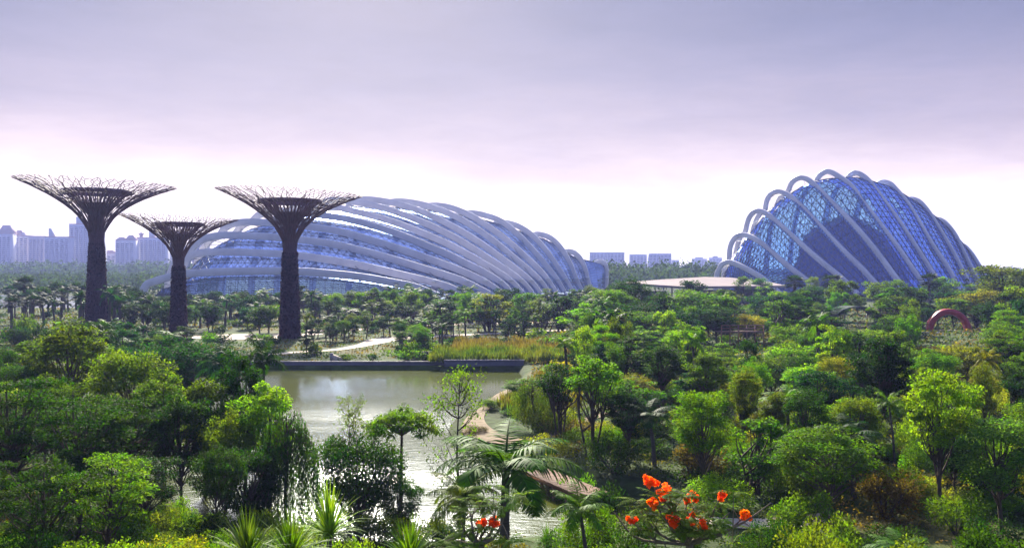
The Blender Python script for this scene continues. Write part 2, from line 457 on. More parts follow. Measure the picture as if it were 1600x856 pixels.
def axis(*parts):
    return np.unique(np.round(np.concatenate([np.arange(a, b, st) for a, b, st in parts]), 4))
xs = axis((-4200, -1000, 400), (-1000, -200, 50), (-200, -60, 8), (-60, 20, .8), (20, 120, 3), (120, 300, 12), (300, 1000, 50), (1000, 4201, 400))
ys = axis((-120, 0, 20), (0, 36, 2.5), (36, 126, .8), (126, 220, 4), (220, 600, 20), (600, 1200, 60), (1200, 4201, 300))
GX, GY = np.meshgrid(xs, ys)
GZ = ground_z(GX, GY)
mbg = MB(); mbg.grid(np.stack([GX, GY, GZ], -1))
ground = struct('ground', mbg, M['ground'], True)

ml = MB()
cx = np.linspace(-52, 14, 40); cy = np.linspace(38, 122.4, 50)
CX, CY = np.meshgrid(cx, cy)
ml.grid(np.stack([CX, CY, np.full_like(CX, -.8)], -1))
struct('lake_water', ml, M['water'], True)

def ribbon(pts, width, m, name, lift=.05, n=40):
    c = catmull(pts, n)
    T = np.gradient(c, axis=0); T /= np.linalg.norm(T, axis=1)[:, None]
    nn = np.c_[-T[:, 1], T[:, 0]]
    wd = np.interp(np.linspace(0, 1, n), np.linspace(0, 1, len(np.atleast_1d(width))), np.atleast_1d(width))[:, None] / 2
    rows = [c + nn * wd * k for k in (-1, -.33, .33, 1)]
    G = np.stack([np.c_[r, ground_z(r[:, 0], r[:, 1]) + lift] for r in rows], 1)
    b = MB(); b.grid(G, flip=True)
    o = struct(name, b, m)
    return c
def pxy(px, py, z=0.0):
    D = dep(py, z); return (gx(px, D), D)
park = ribbon([pxy(400, 556), pxy(425, 554), pxy(470, 550), pxy(520, 547), pxy(555, 542), pxy(582, 536), pxy(605, 530), pxy(650, 527), pxy(700, 524.5), pxy(780, 521), pxy(860, 517), pxy(950, 513)],
              [2.2, 2.2, 2.4, 3, 5.5, 6, 4.5, 3, 2.6, 2.6, 2.6, 2.6], M['path'], 'park_path', n=70)
ribbon([pxy(300, 527), pxy(345, 526), pxy(390, 526), pxy(440, 524), pxy(500, 521)], [6, 13, 15, 9, 4], M['path'], 'plaza_paving', .04)
ribbon([pxy(480, 517), pxy(560, 515), pxy(680, 508), pxy(800, 505), pxy(940, 500)], [5, 5, 6, 5, 5], M['path'], 'garden_path', .045)
ribbon([pxy(-60, 556), pxy(10, 554), pxy(60, 552), pxy(120, 549)], [1.6, 1.8, 1.8, 1.6], M['path'], 'lakeside_path', .06)
ribbon([pxy(-40, 529), pxy(40, 528), pxy(80, 527), pxy(130, 526)], [2.5, 3, 3, 2.5], M['path'], 'lawn_path', .06)
ribbon([(1.5, 99), (-1.0, 92), (-2.2, 84.5), (-3.2, 77), (-2.6, 70.5), (-.6, 67), (2.0, 67), (4.6, 72), (8, 78), (13, 82)], [1.1, 1.0, .9, 1.0, 1.8, 3.0, 2.0, 1.2, 1.0, 1.0], M['sand'], 'sandy_path', .08, n=60)
ribbon([(9.2, 46.0), (11.6, 45.2), (14, 45.4), (17, 46.5)], [1.6, 1.8, 1.8, 1.6], M['path'], 'concrete_path', .06, n=20)

b = MB()
Lx = np.linspace(0, 1, 10)
A = np.array([pxy(-120, 523), pxy(130, 521)]); B = np.array([pxy(-120, 560), pxy(130, 548)])
R0 = A[0] + (A[1] - A[0]) * Lx[:, None]; R1 = B[0] + (B[1] - B[0]) * Lx[:, None]
b.grid(np.stack([np.c_[R1, np.full(10, .03)], np.c_[R0, np.full(10, .03)]], 0)); struct('lawn', b, M['lawn'])
b = MB()
b.add([(-330, 300, .05), (-138, 296, .05), (-150, 420, .05), (-420, 470, .05)], [[0, 1, 2, 3]]); struct('canal_water', b, M['far_water'])

# lake walls
t_ = thing('lake_wall', 'long low grey concrete wall along the far edge of the lake', 'wall', (-28, 121.9, 0))
b = MB(); b.box((-1, .25, -.75), (40, .5, 1.9)); b.obj('wall', M['dark_concrete'], t_)
b = MB(); b.box((-1, .25, .245), (40.1, .62, .09)); b.obj('coping', M['concrete'], t_)
t_ = thing('planter_wall', 'taller grey concrete planter wall holding the reed bed at the lake edge', 'wall', (-4, 120.5, 0))
b = MB(); b.box((0.2, .2, -.45), (10.8, .4, 2.0)); b.box((-5.05, 1.4, -.45), (.4, 2.0, 2.0)); b.obj('wall', M['dark_concrete'], t_)
b = MB(); b.box((0.2, .2, .60), (11.0, .55, .1)); b.obj('coping', M['concrete'], t_)
t_ = thing('low_wall', 'short low wall set back beside the reed bed planter', 'wall', (-11, 127, 0))
b = MB(); b.box((0, 0, .45), (3.6, .4, 1.3)); b.obj('wall', M['dark_concrete'], t_)
b = MB(); b.box((0, 0, 1.14), (3.7, .5, .08)); b.obj('coping', M['concrete'], t_)
t_ = thing('stone_ramp', 'small pale stone ramp with an upright block on the lake bank', 'ramp', (gx(520, 124), 124.2, 0))
b = MB(); b.box((-.2, 0, .6), (.35, .8, 1.3)); b.obj('block', M['concrete'], t_)
b = MB(); b.add([(0, -.4, 0), (2.2, -.4, 0), (2.2, .4, 0), (0, .4, 0), (0, -.4, 1.0), (2.2, -.4, .2), (2.2, .4, .2), (0, .4, 1.0)], [[0, 3, 2, 1], [4, 5, 6, 7], [0, 1, 5, 4], [1, 2, 6, 5], [2, 3, 7, 6], [3, 0, 4, 7]])
b.obj('slab', M['path'], t_)

# boardwalk over the lake's right inlet
p0 = np.array([1.6, 56.8]); p1 = np.array([4.7, 50.8]); dv = p1 - p0; Lb = np.linalg.norm(dv); ang = math.atan2(dv[1], dv[0])
t_ = thing('boardwalk', 'wooden boardwalk on posts crossing the water inlet', 'boardwalk', (*((p0 + p1) / 2), .0), ang)
b = MB()
npl = 42
for i in range(npl):
    b.box((-Lb / 2 + (i + .5) * Lb / npl, 0, .10 + random.uniform(-.006, .006)), (Lb / npl * .93, 1.9 + random.uniform(-.04, .04), .07))
b.obj('deck', M['wood'], t_)
b = MB(); b.box((0, -.7, -.06), (Lb, .14, .24)); b.obj('beam', M['rail_wood'], t_)
b = MB(); b.box((0, .7, -.06), (Lb, .14, .24)); b.obj('beam', M['rail_wood'], t_)
for i in range(5):
    for sy in (-.7, .7):
        b = MB(); b.tube([(-Lb / 2 + .4 + i * (Lb - .8) / 4, sy, -2.6), (-Lb / 2 + .4 + i * (Lb - .8) / 4, sy, -.18)], .1, 8); b.obj('post', M['rail_wood'], t_)
b = MB()
sp = [(0, 0, -.1), (.03, 0, .3), (.04, .02, .7), (.0, .0, 1.0), (-.05, 0, 1.2)]
b.tube(sp, [.34, .36, .30, .2, .05], 9)
o = b.obj('standing_stone', M['stone'], None, True); o.location = (gx(844, 57.6), 57.6, 0.05); tag(o, 'dark upright stone at the near end of the wooden boardwalk', 'stone')

# ------------------------------------------------------------------ ribbed glass domes
def rect_sweep(pts, nrm, wd, ht):
    """box-section beam swept along a planar curve; nrm = plane normal"""
    pts = np.asarray(pts); T = np.gradient(pts, axis=0); T /= np.linalg.norm(T, axis=1)[:, None]
    Bn = np.cross(nrm[None], T); Bn /= np.linalg.norm(Bn, axis=1)[:, None]
    c = .18
    sec = [(-1, -1 + c), (-1 + c, -1), (1 - c, -1), (1, -1 + c), (1, 1 - c), (1 - c, 1), (-1 + c, 1), (-1, 1 - c)]
    G = np.stack([pts + nrm[None] * (a * wd / 2) + Bn * (bq * ht / 2) for a, bq in sec], 1)
    m = MB(); m.grid(G, wrap=True)
    k = len(sec); nn = len(pts)
    m.add(G[0], None, [[0, i + 1, i] for i in range(1, k - 1)]); m.add(G[-1], None, [[0, i, i + 1] for i in range(1, k - 1)])
    return m

def make_dome(root, traces, feet_d, slope, far_w, wd, ht, glass, shrink_u, shrink_z, sub, ns, base_z, legs=False, front_rows=None, strut_step=5, dz=2.0, bar=.1):
    ribs = []
    org = np.array(root.location)
    for i, tr in enumerate(traces):
        tr = np.asarray(tr, float)            # from the near foot up over the crest to the far side
        bs = slope[i]; d0 = feet_d[i]
        xf = gx(tr[0, 0], d0)
        pts = []
        for px, py in tr:
            k = (px - 800) / F
            D = (d0 - bs * xf) / (1 - bs * k)
            pts.append((k * D, D, CAMZ - (py - HOR) / F * D))
        pts = np.array(pts)
        # far leg: over the crest and down to the ground on the hidden side
        e = pts[-1]; dirp = np.array([-1, -bs, 0]); dirp /= np.linalg.norm(dirp)
        wfar = far_w[i]
        zt = e[2]
        add = []
        for th in np.linspace(0, PI / 2, 7)[1:]:
            add.append(e + dirp * wfar * math.sin(th) + np.array([0, 0, (base_z - zt) * (1 - math.cos(th))]))
        pts = np.vstack([pts, add])
        nrm = np.array([-bs, 1, 0]); nrm /= np.linalg.norm(nrm)
        c = catmull(pts, 90)
        m = rect_sweep(c - org, nrm, wd, ht)
        r = m.obj('rib', M['rib'], root)
        ribs.append((c, nrm, r, pts[0]))
    # glass shell, inside the ribs
    rows = []
    for c, nrm, r, f in ribs:
        u = c - f
        hdir = np.cross(nrm, [0, 0, 1.0])
        uh = u @ hdir; span = uh[np.argmax(abs(uh))]
        fr = np.clip(uh / span, -.02, 1.05)
        z = (c[:, 2] - base_z) * shrink_z - dz * sstep(0, .12, fr) + base_z
        z = np.maximum(z, base_z)
        p = f[None] + (c - f) * np.array([shrink_u, shrink_u, 0])[None]
        p[:, 2] = z
        rows.append(catmull(p, ns))
    if front_rows: rows = front_rows(rows)
    # smooth interpolation across the ribs
    R = np.array(rows)
    q = np.concatenate([2 * R[:1] - R[1:2], R, 2 * R[-1:] - R[-2:-1]])
    out = []
    for i in range(1, len(q) - 2):
        for k in range(sub):
            t = k / sub; a, b2, c2, d2 = q[i - 1], q[i], q[i + 1], q[i + 2]
            out.append(.5 * (2 * b2 + (c2 - a) * t + (2 * a - 5 * b2 + 4 * c2 - d2) * t ** 2 + (3 * b2 - a - 3 * c2 + d2) * t ** 3))
    out.append(R[-1]); G = np.array(out) - org
    # every pane its own quad so that panes differ slightly, as real panes do
    a, bb = G.shape[:2]
    quads = np.stack([G[:-1, :-1], G[:-1, 1:], G[1:, 1:], G[1:, :-1]], 2).reshape(-1, 4, 3)
    ctr = quads.mean(1, keepdims=True); quads = quads + 0.0
    m = MB(); m.add(quads.reshape(-1, 3), np.arange(len(quads) * 4).reshape(-1, 4)); m.obj('glass_shell', glass, root)
    m = MB()
    m.segs(G[:-1].reshape(-1, 3), G[1:].reshape(-1, 3), bar)
    m.segs(G[:, :-1].reshape(-1, 3), G[:, 1:].reshape(-1, 3), bar)
    alt = np.ones((a - 1, bb - 1), bool)
    A1 = np.where(alt[..., None], G[:-1, :-1], G[:-1, 1:]); B1 = np.where(alt[..., None], G[1:, 1:], G[1:, :-1])
    m.segs(A1.reshape(-1, 3), B1.reshape(-1, 3), bar * .8)
    m.obj('glazing_bars', M['bar'], root)
    # thin props between rib and glass, one mesh under each rib
    for (c, nrm, r, f) in ribs:
        sel = np.arange(6, 84, strut_step)
        zig = []
        Gf = G.reshape(-1, 3) + org
        for k in sel:
            p = c[k]
            d2 = np.linalg.norm(Gf - p, axis=1); order = np.argsort(d2)[:14]
            if d2[order[0]] > 14: continue
            zig += [p, Gf[order[int(rng.integers(0, 6))]]]
        if len(zig) > 3:
            mm = MB(); mm.tube(np.array(zig) - org, .13, 4); mm.obj('lattice', M['steel'], r)
    return ribs, G

# --- long low dome
LT = [
 [(684, 463), (649, 449), (611, 441), (549, 431), (464, 424), (370, 424), (300, 427), (264, 433), (235, 442)],
 [(728, 462), (704, 450), (682, 443), (638, 432), (549, 412), (464, 399), (400, 395), (345, 393.5), (310, 396), (294, 404), (289, 416)],
 [(764, 460), (729, 442), (715, 436), (660, 419), (593, 399), (527, 383), (464, 374), (400, 369), (353, 367.5), (322, 372), (306, 381), (297, 392)],
 [(785, 460), (754, 439), (715, 421), (660, 401), (593, 379), (527, 361), (464, 352), (420, 348), (385, 347), (363, 350), (350, 358), (343, 369)],
 [(800, 460), (774, 436), (715, 405), (682, 390), (615, 363), (549, 344), (493, 335), (450, 331), (420, 331), (403, 337), (394, 346)],
 [(815, 458), (792, 435), (740, 403), (690, 377), (620, 349), (560, 332), (510, 322), (476, 320), (455, 327), (444, 338)],
 [(830, 458), (809, 435), (760, 402), (710, 371), (650, 343), (590, 323), (540, 313.5), (513, 314), (497, 321), (488, 334)],
 [(843, 458), (824, 435), (780, 401), (735, 370), (680, 340), (630, 321), (590, 313), (565, 312), (549, 317), (540, 330)],
 [(856, 457), (838, 433), (800, 400), (760, 368), (715, 340), (672, 323), (640, 316), (617, 315), (602, 320), (594, 333)],
 [(868, 457), (852, 433), (833, 412), (789, 373), (744, 342), (715, 328), (692, 322), (672, 321.5), (659, 327), (651, 340)],
 [(881, 456), (867, 433), (845, 405), (815, 372), (785, 347), (760, 337), (738, 333), (720, 335), (708, 342), (702, 353)],
 [(893, 455), (881, 433), (873, 420), (855, 394), (833, 369), (811, 354), (790, 348), (774, 350), (763, 357), (757, 368)],
 [(909, 456), (899, 435), (891, 413), (878, 390), (862, 373), (846, 366.5), (833, 367), (821, 373), (813, 383), (808, 395)],
 [(924, 456), (918, 438), (914, 421), (907, 405), (897, 395), (887, 393), (877, 396), (869, 404), (866, 414)],
 [(946, 450), (947, 434), (947, 420), (943, 411), (937, 409), (930, 412), (925, 419)],
]
nL = len(LT)
fd = np.interp(np.arange(nL), [0, 1, 2, 4, 8, 14], [302, 312, 320, 336, 384, 470])
sl = np.interp(np.arange(nL), [0, 4, 10, 14], [-.12, -.12, -.25, -.5])
fw = np.interp(np.arange(nL), [0, 1, 2, 6, 10, 14], [3, 6, 9, 16, 14, 4])
long_dome = thing('ribbed_dome', 'long low ribbed glass dome with pale arching ribs, behind the trumpet towers', 'conservatory', (-30, 350, 0))
def front_rows(rows):
    f1 = rows[0].copy(); base = f1.copy()
    base[:, 1] = np.minimum(base[:, 1], 400) - 3.0
    base[:, 2] = 4.0
    mid = (f1 + base) / 2; mid[:, 1] -= .6
    last = rows[-1].copy(); end = last.mean(0)[None] + (last - last.mean(0)) * .8
    end[:, 1] += 3; end[:, 2] = np.minimum(end[:, 2], 3)
    return [base, mid] + rows + [end]
ribsL, GL_ = make_dome(long_dome, LT, fd, sl, fw, 1.35, 2.65, M['glass_long'], .945, .965, 4, 46, 2.0, front_rows=front_rows, dz=1.6, bar=.10)
orgL = np.array(long_dome.location)
for c, nrm, r, f in ribsL:          # slanted legs below each rib's bearing
    k = int(np.argmin(abs(c[:30, 2] - 8.0)))
    m = MB(); m.box(c[k] - orgL + np.array([.2, -1.2, .6]), (1.6, 1.4, .9)); m.obj('bearing', M['white_paint'], r)
    e = c[0] - orgL; e2 = e + np.array([2.5, -2.0, -max(c[0][2], 1.0)])
    m = MB(); m.tube([e, e2], [.55, .45], 6); m.obj('leg', M['rib'], r)
ed = catmull(np.array([c[int(np.argmin(abs(c[:30, 2] - 7.0)))] for c, *_ in ribsL]) - orgL + np.array([0, 1.5, -1.2]), 60)
m = MB(); m.tube(ed, .9, 6); m.obj('edge_beam', M['concrete'], long_dome)
# plinth wall under the front glass
fr = GL_[0]; m = MB()
m.grid(np.stack([np.c_[fr[:, :2], np.full(len(fr), -.2)], fr + np.array([0, 0, .15])], 0)); m.obj('plinth', M['dark_concrete'], long_dome)
flo = np.vstack([fr[:, :2], GL_[8:, -1, :2], GL_[8:, 0, :2][::-1]])
m = MB(); a_ = GL_[:, 0]; b2_ = GL_[:, -1]
m.grid(np.stack([np.c_[a_[:, :2], np.full(len(a_), 1.2)], np.c_[b2_[:, :2], np.full(len(a_), 1.2)]], 1)); m.obj('floor_slab', M['pale_floor'], long_dome)

# --- tall dome
TT = [
 [(1222, 462), (1198, 440), (1184, 430), (1166, 420), (1149, 412), (1138, 409.5), (1128, 413.5), (1122, 424)],
 [(1291, 465), (1267, 443), (1242, 424), (1215, 402), (1191, 381), (1174, 370.5), (1159, 367), (1148, 372), (1141, 386), (1139, 406)],
 [(1340, 460), (1314, 434), (1292, 416), (1267, 395), (1238, 369), (1215, 348), (1199, 335), (1186, 329.5), (1176, 333), (1169, 344), (1164, 363)],
 [(1385, 463), (1365, 440), (1345, 418), (1321, 395), (1296, 369), (1272, 343), (1252, 322), (1233, 306), (1217, 299.5), (1205, 303), (1198, 314), (1195, 329)],
 [(1418, 458), (1401, 436), (1369, 393), (1345, 364), (1325, 342), (1306, 323), (1287, 303), (1267, 284), (1255, 278), (1244, 280), (1236, 287.5), (1231, 299)],
 [(1449, 455), (1430, 427), (1403, 388), (1376, 352), (1352, 321), (1330, 291), (1306, 273), (1293, 268), (1281, 274), (1275, 284)],
 [(1474, 454), (1455, 424), (1425, 378), (1401, 342), (1376, 308), (1359, 285), (1347, 274), (1337, 270), (1328, 274), (1322, 283)],
 [(1498, 454), (1480, 418), (1457, 384), (1435, 347), (1416, 316), (1401, 298), (1390, 287), (1379, 284.5), (1370, 289), (1364, 299)],
 [(1518, 453), (1506, 429), (1487, 392), (1467, 358), (1452, 334), (1438, 317), (1426, 311), (1416, 314), (1410, 324)],
 [(1532, 452), (1521, 427), (1506, 397), (1492, 368), (1477, 349), (1465, 342.5), (1456, 346), (1450, 356)],
 [(1545, 450), (1536, 427), (1526, 410), (1516, 395), (1505, 384), (1497, 384), (1491, 393)],
]
nT = len(TT)
fdT = np.interp(np.arange(nT), [0, 1, 2, 4, 5, 7, 10], [395, 386, 379, 374, 376, 387, 424])
slT = np.interp(np.arange(nT), [0, 5, 10], [-1.5, -1.7, -1.6])
fwT = np.interp(np.arange(nT), [0, 1, 3, 5, 8, 10], [1.5, 4, 12, 17, 15, 8])
tall_dome = thing('ribbed_dome', 'tall humped blue glass dome with curved lilac ribs, above the right-hand trees', 'conservatory', (160, 400, 0))
def front_rows_t(rows):
    f1 = rows[0]; c = f1.mean(0)
    base = c[None] + (f1 - c) * np.array([.5, .5, 1]); base[:, 0] -= 4; base[:, 1] -= 2; base[:, 2] = 0.5
    last = rows[-1]; c2 = last.mean(0); end = c2[None] + (last - c2) * .6; end[:, 0] += 8; end[:, 1] += 3; end[:, 2] = .5
    return [base] + rows + [end]
ribsT, GT_ = make_dome(tall_dome, TT, fdT, slT, fwT, 1.4, 2.3, M['glass_tall'], .90, .965, 4, 40, 0.5, front_rows=front_rows_t, strut_step=7, dz=1.2, bar=.17)
orgT = np.array(tall_dome.location)
m = MB(); a_ = GT_[:, 0]; b2_ = GT_[:, -1]
m.grid(np.stack([np.c_[a_[:, :2], np.full(len(a_), .3)], np.c_[b2_[:, :2], np.full(len(a_), .3)]], 1)); m.obj('floor_slab', M['dark_concrete'], tall_dome)
# the planted rock tower inside
th = np.linspace(0, 2 * PI, 40, endpoint=False); G = []
for k, (z, r) in enumerate([(0, 25), (5, 25), (10, 23.5), (16, 22), (21, 19), (26, 16), (30, 11.5), (33, 6.5), (34.5, 1)]):
    rr = r * (1 + .16 * np.sin(3 * th + k * .7) + .10 * np.sin(7 * th + k * 1.9) + .05 * np.sin(13 * th + k))
    G.append(np.c_[rr * np.cos(th) * 1.15, rr * np.sin(th) * .7, np.full(40, z) + .6 * np.sin(5 * th + k)])
m = MB(); m.grid(np.array(G), wrap=True)
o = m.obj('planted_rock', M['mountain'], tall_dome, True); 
cR = GT_[len(GT_) // 2 - 12].mean(0); o.location = (gx(1322, 415) - orgT[0], 415 - orgT[1], 0); o.scale = (.98, .9, 1.03)

r = np.random.default_rng(21); Gm = np.array(G)          # shrubs growing on the rock tower
idx = (r.integers(0, 8, 5200), r.integers(0, 40, 5200)); fr_ = r.uniform(0, 1, (5200, 1))
C = Gm[idx[0], idx[1]] * (1 - fr_) + Gm[idx[0] + 1, (idx[1] + r.integers(0, 2, 5200)) % 40] * fr_ + r.normal(0, .5, (5200, 3)) + np.abs(r.normal(0, 1, (5200, 1))) * np.array([0, 0, 1.5]) * (np.sin(idx[1] * 1.7)[:, None] > 0)
m = MB(); m.leaves(C, r.uniform(.6, 1.9, 5200), r.normal(size=(5200, 3)), r.normal(0, .7, (5200, 3)) + [0, -.4, .6], .6)
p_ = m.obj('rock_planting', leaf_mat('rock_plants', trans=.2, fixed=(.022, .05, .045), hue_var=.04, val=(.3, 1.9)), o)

# pavilion between the domes
pav = thing('pavilion', 'flat pale pink roofed pavilion between the two domes', 'pavilion', (gx(1100, 335), 335, 0))
def rp(px, py, D): 
    p = P(px, py, D); return p - np.array(pav.location)
top = [(975, 441, 318), (1035, 436.5, 330), (1100, 432.5, 345), (1140, 433.5, 350), (1200, 440, 345), (1228, 446, 335), (1190, 446.5, 318), (1130, 447, 312), (1065, 447.5, 306), (1020, 444.5, 308)]
tp = np.array([rp(*q) for q in top]); 
m = MB(); n = len(tp); c0 = tp.mean(0) + [0, 0, .4]
i_ = np.arange(n); k_ = (i_ + 1) % n
m.add(np.vstack([tp, c0]), None, np.stack([i_, k_, np.full(n, n)], -1)[:, ::-1])
lo = tp - [0, 0, .8]
m.add(np.vstack([lo, c0 - [0, 0, .8]]), None, np.stack([i_, k_, np.full(n, n)], -1))
m.add(np.vstack([tp, lo]), np.stack([i_, k_, k_ + n, i_ + n], -1)); m.obj('roof', M['roof_pink'], pav)
m = MB(); 
for (pa, pb, D) in ((1003, 1042, 322), (1085, 1200, 330)):
    xa, xb = gx(pa, D), gx(pb, D); m.box(((xa + xb) / 2 - pav.location[0], D - pav.location[1] + 4, 2.4), (xb - xa, 8, 5.2))
m.obj('wall', M['dark_concrete'], pav)
for px in (990, 1050, 1075, 1150, 1190, 1212):
    m = MB(); x = gx(px, 318) - pav.location[0]; m.tube([(x, -17, 0), (x, -17, 6.2)], .28, 8); m.obj('column', M['concrete'], pav)

# ------------------------------------------------------------------ trumpet-shaped tower trees
def super_tree(px, D, rimpx, rimw, label, seed, tilt=.042):
    r_ = np.random.default_rng(seed)
    H = CAMZ + (HOR - rimpx) / F * D; R = rimw / F * D
    root = thing('trumpet_tower', label, 'tower', (gx(px, D), D, 0), 0, 'steel trumpet towers')
    base = R * .142; neck = R * .088
    hz = np.array([0, .12, .3, .5, .60, .67, .72, .765, .83, .893, .935, .968, 1.0])
    rad = np.array([base, base * .90, base * .80, neck * 1.12, neck, neck * 1.10, R * .155, R * .21, R * .345, R * .53, R * .69, R * .83, R])
    zz = np.linspace(0, 1, 400)
    # smooth profile
    prof = catmull(np.c_[hz * H, rad], 400)
    L = np.concatenate([[0], np.cumsum(np.hypot(*np.diff(prof, axis=0).T))]); L /= L[-1]
    def pr(t): return np.interp(t, L, prof[:, 1]), np.interp(t, L, prof[:, 0])
    tn = np.interp(.60 * H, prof[:, 0], L)   # start of the flare
    # trunk core
    th = np.linspace(0, 2 * PI, 40, endpoint=False)
    G = []
    for t in np.linspace(0, tn, 40):
        r, z = pr(t); rr = r * .93 * (1 + .025 * r_.normal(size=40)); G.append(np.c_[rr * np.cos(th), rr * np.sin(th), np.full(40, z)])
    m = MB(); m.grid(np.array(G), wrap=True)
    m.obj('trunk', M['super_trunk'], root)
    # plants growing on the trunk
    n = 5200; t = r_.uniform(0, tn * .98, n); a = r_.uniform(0, 2 * PI, n); r, z = pr(t)
    nr = np.c_[np.cos(a), np.sin(a), np.zeros(n)]
    C = nr * (r * .93 + r_.uniform(0, .32, n))[:, None] + np.c_[np.zeros((n, 2)), z]
    m = MB(); m.leaves(C, r_.uniform(.25, .6, n), r_.normal(size=(n, 3)) + [0, 0, -.6], nr + r_.normal(0, .6, (n, 3)), .5)
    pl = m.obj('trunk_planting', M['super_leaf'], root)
    # rods up the trunk
    NR = 52; ts = np.linspace(0, tn, 12); m = MB()
    for j in range(NR):
        a0 = j * 2 * PI / NR
        pts = []
        for t in ts:
            r, z = pr(t); pts.append((r * 1.02 * math.cos(a0), r * 1.02 * math.sin(a0), z))
        m.tube(pts, .055 * R / 14, 4, False)
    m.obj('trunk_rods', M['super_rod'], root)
    # flaring branches: forks and joins again, finer towards the rim
    m = MB(); A_ = []; B_ = []; ra = []; rb = []
    rows = np.concatenate([np.linspace(tn, tn + (1 - tn) * .40, 5), np.linspace(tn + (1 - tn) * .40, 1, 11)[1:]])
    nodes = []
    for k, t in enumerate(rows):
        Nn = 52 if k < 5 else 92
        a = (np.arange(Nn) + .5 * (k % 2)) * 2 * PI / Nn + r_.normal(0, .018 if k < len(rows) - 1 else .022, Nn)
        tt = np.clip(t + r_.normal(0, .007 if k else 0, Nn), 0, 1.008)
        r = np.interp(tt, L, prof[:, 1]); z = np.interp(tt, L, prof[:, 0])
        z = z - tilt * r * np.cos(a) * sstep(.6 * H, H, z)
        nodes.append((a, np.c_[r * np.cos(a), r * np.sin(a), z]))
    for k in range(len(rows) - 1):
        a, p = nodes[k]; a2, p2 = nodes[k + 1]
        thick = np.interp(k, [0, 4, len(rows) - 2], [.085, .07, .042]) * R / 14
        for j in range(len(p)):
            df = np.abs((a2 - a[j] + PI) % (2 * PI) - PI); o2 = np.argsort(df)[:2]
            for idx, q in enumerate(o2):
                if idx == 1 and (k < 4 and j % 3 or k >= 4 and r_.random() < .08): continue
                A_.append(p[j]); B_.append(p2[q]); ra.append(thick); rb.append(thick * .85)
    m.segs(A_, B_, ra, rb, 5)
    # stout outer stems carrying the fan
    for j in range(22):
        a0 = j * 2 * PI / 22; pts = []
        for t in np.linspace(tn * .9, tn + (1 - tn) * .93, 12):
            r, z = pr(t); pts.append((r * math.cos(a0 + .12 * (t - tn)), r * math.sin(a0 + .12 * (t - tn)), z - .05 - tilt * r * math.cos(a0) * float(sstep(.6 * H, H, z))))
        m.tube(pts, np.linspace(.12, .05, 12) * R / 14, 5, False)
    m.obj('canopy_branches', M['super_rod'], root)
    # inner funnel and its ring deck
    G = []
    for z, r in [(.58 * H, neck * .80), (.70 * H, neck * .74), (.78 * H, neck * 1.05), (.86 * H, R * .25), (.925 * H, R * .37), (.945 * H, R * .42)]:
        G.append(np.c_[r * np.cos(th), r * np.sin(th), np.full(40, z)])
    m = MB()
    Gs = np.array(G)
    A2 = Gs[:-1].reshape(-1, 3); B2 = Gs[1:].reshape(-1, 3)
    m.segs(A2, B2, .14 * R / 14); m.segs(Gs.reshape(-1, 3), np.roll(Gs, -1, 1).reshape(-1, 3), .09 * R / 14)
    m.grid(Gs[0:4], wrap=True)
    m.obj('inner_funnel', M['super_rod'], root)
    m = MB(); r1 = R * .44
    m.grid(np.stack([np.c_[rr * np.cos(th), rr * np.sin(th), np.full(40, z)] for rr, z in ((r1 * .86, .925 * H), (r1, .925 * H), (r1, .95 * H), (r1 * .86, .95 * H), (r1 * .86, .925 * H))]), wrap=True)
    m.obj('ring_deck', M['super_rod'], root)
    return root
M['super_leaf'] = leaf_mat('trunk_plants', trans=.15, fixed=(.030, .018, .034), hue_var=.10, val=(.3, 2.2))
super_tree(151, 190, 286, 118, 'tallest dark steel trumpet tower, furthest left, before distant apartment blocks', 1)
super_tree(279, 171, 339, 90, 'smallest steel trumpet tower standing between two bigger ones', 2)
super_tree(453, 167, 301, 112, 'dark steel trumpet tower overlapping the long ribbed dome', 3)
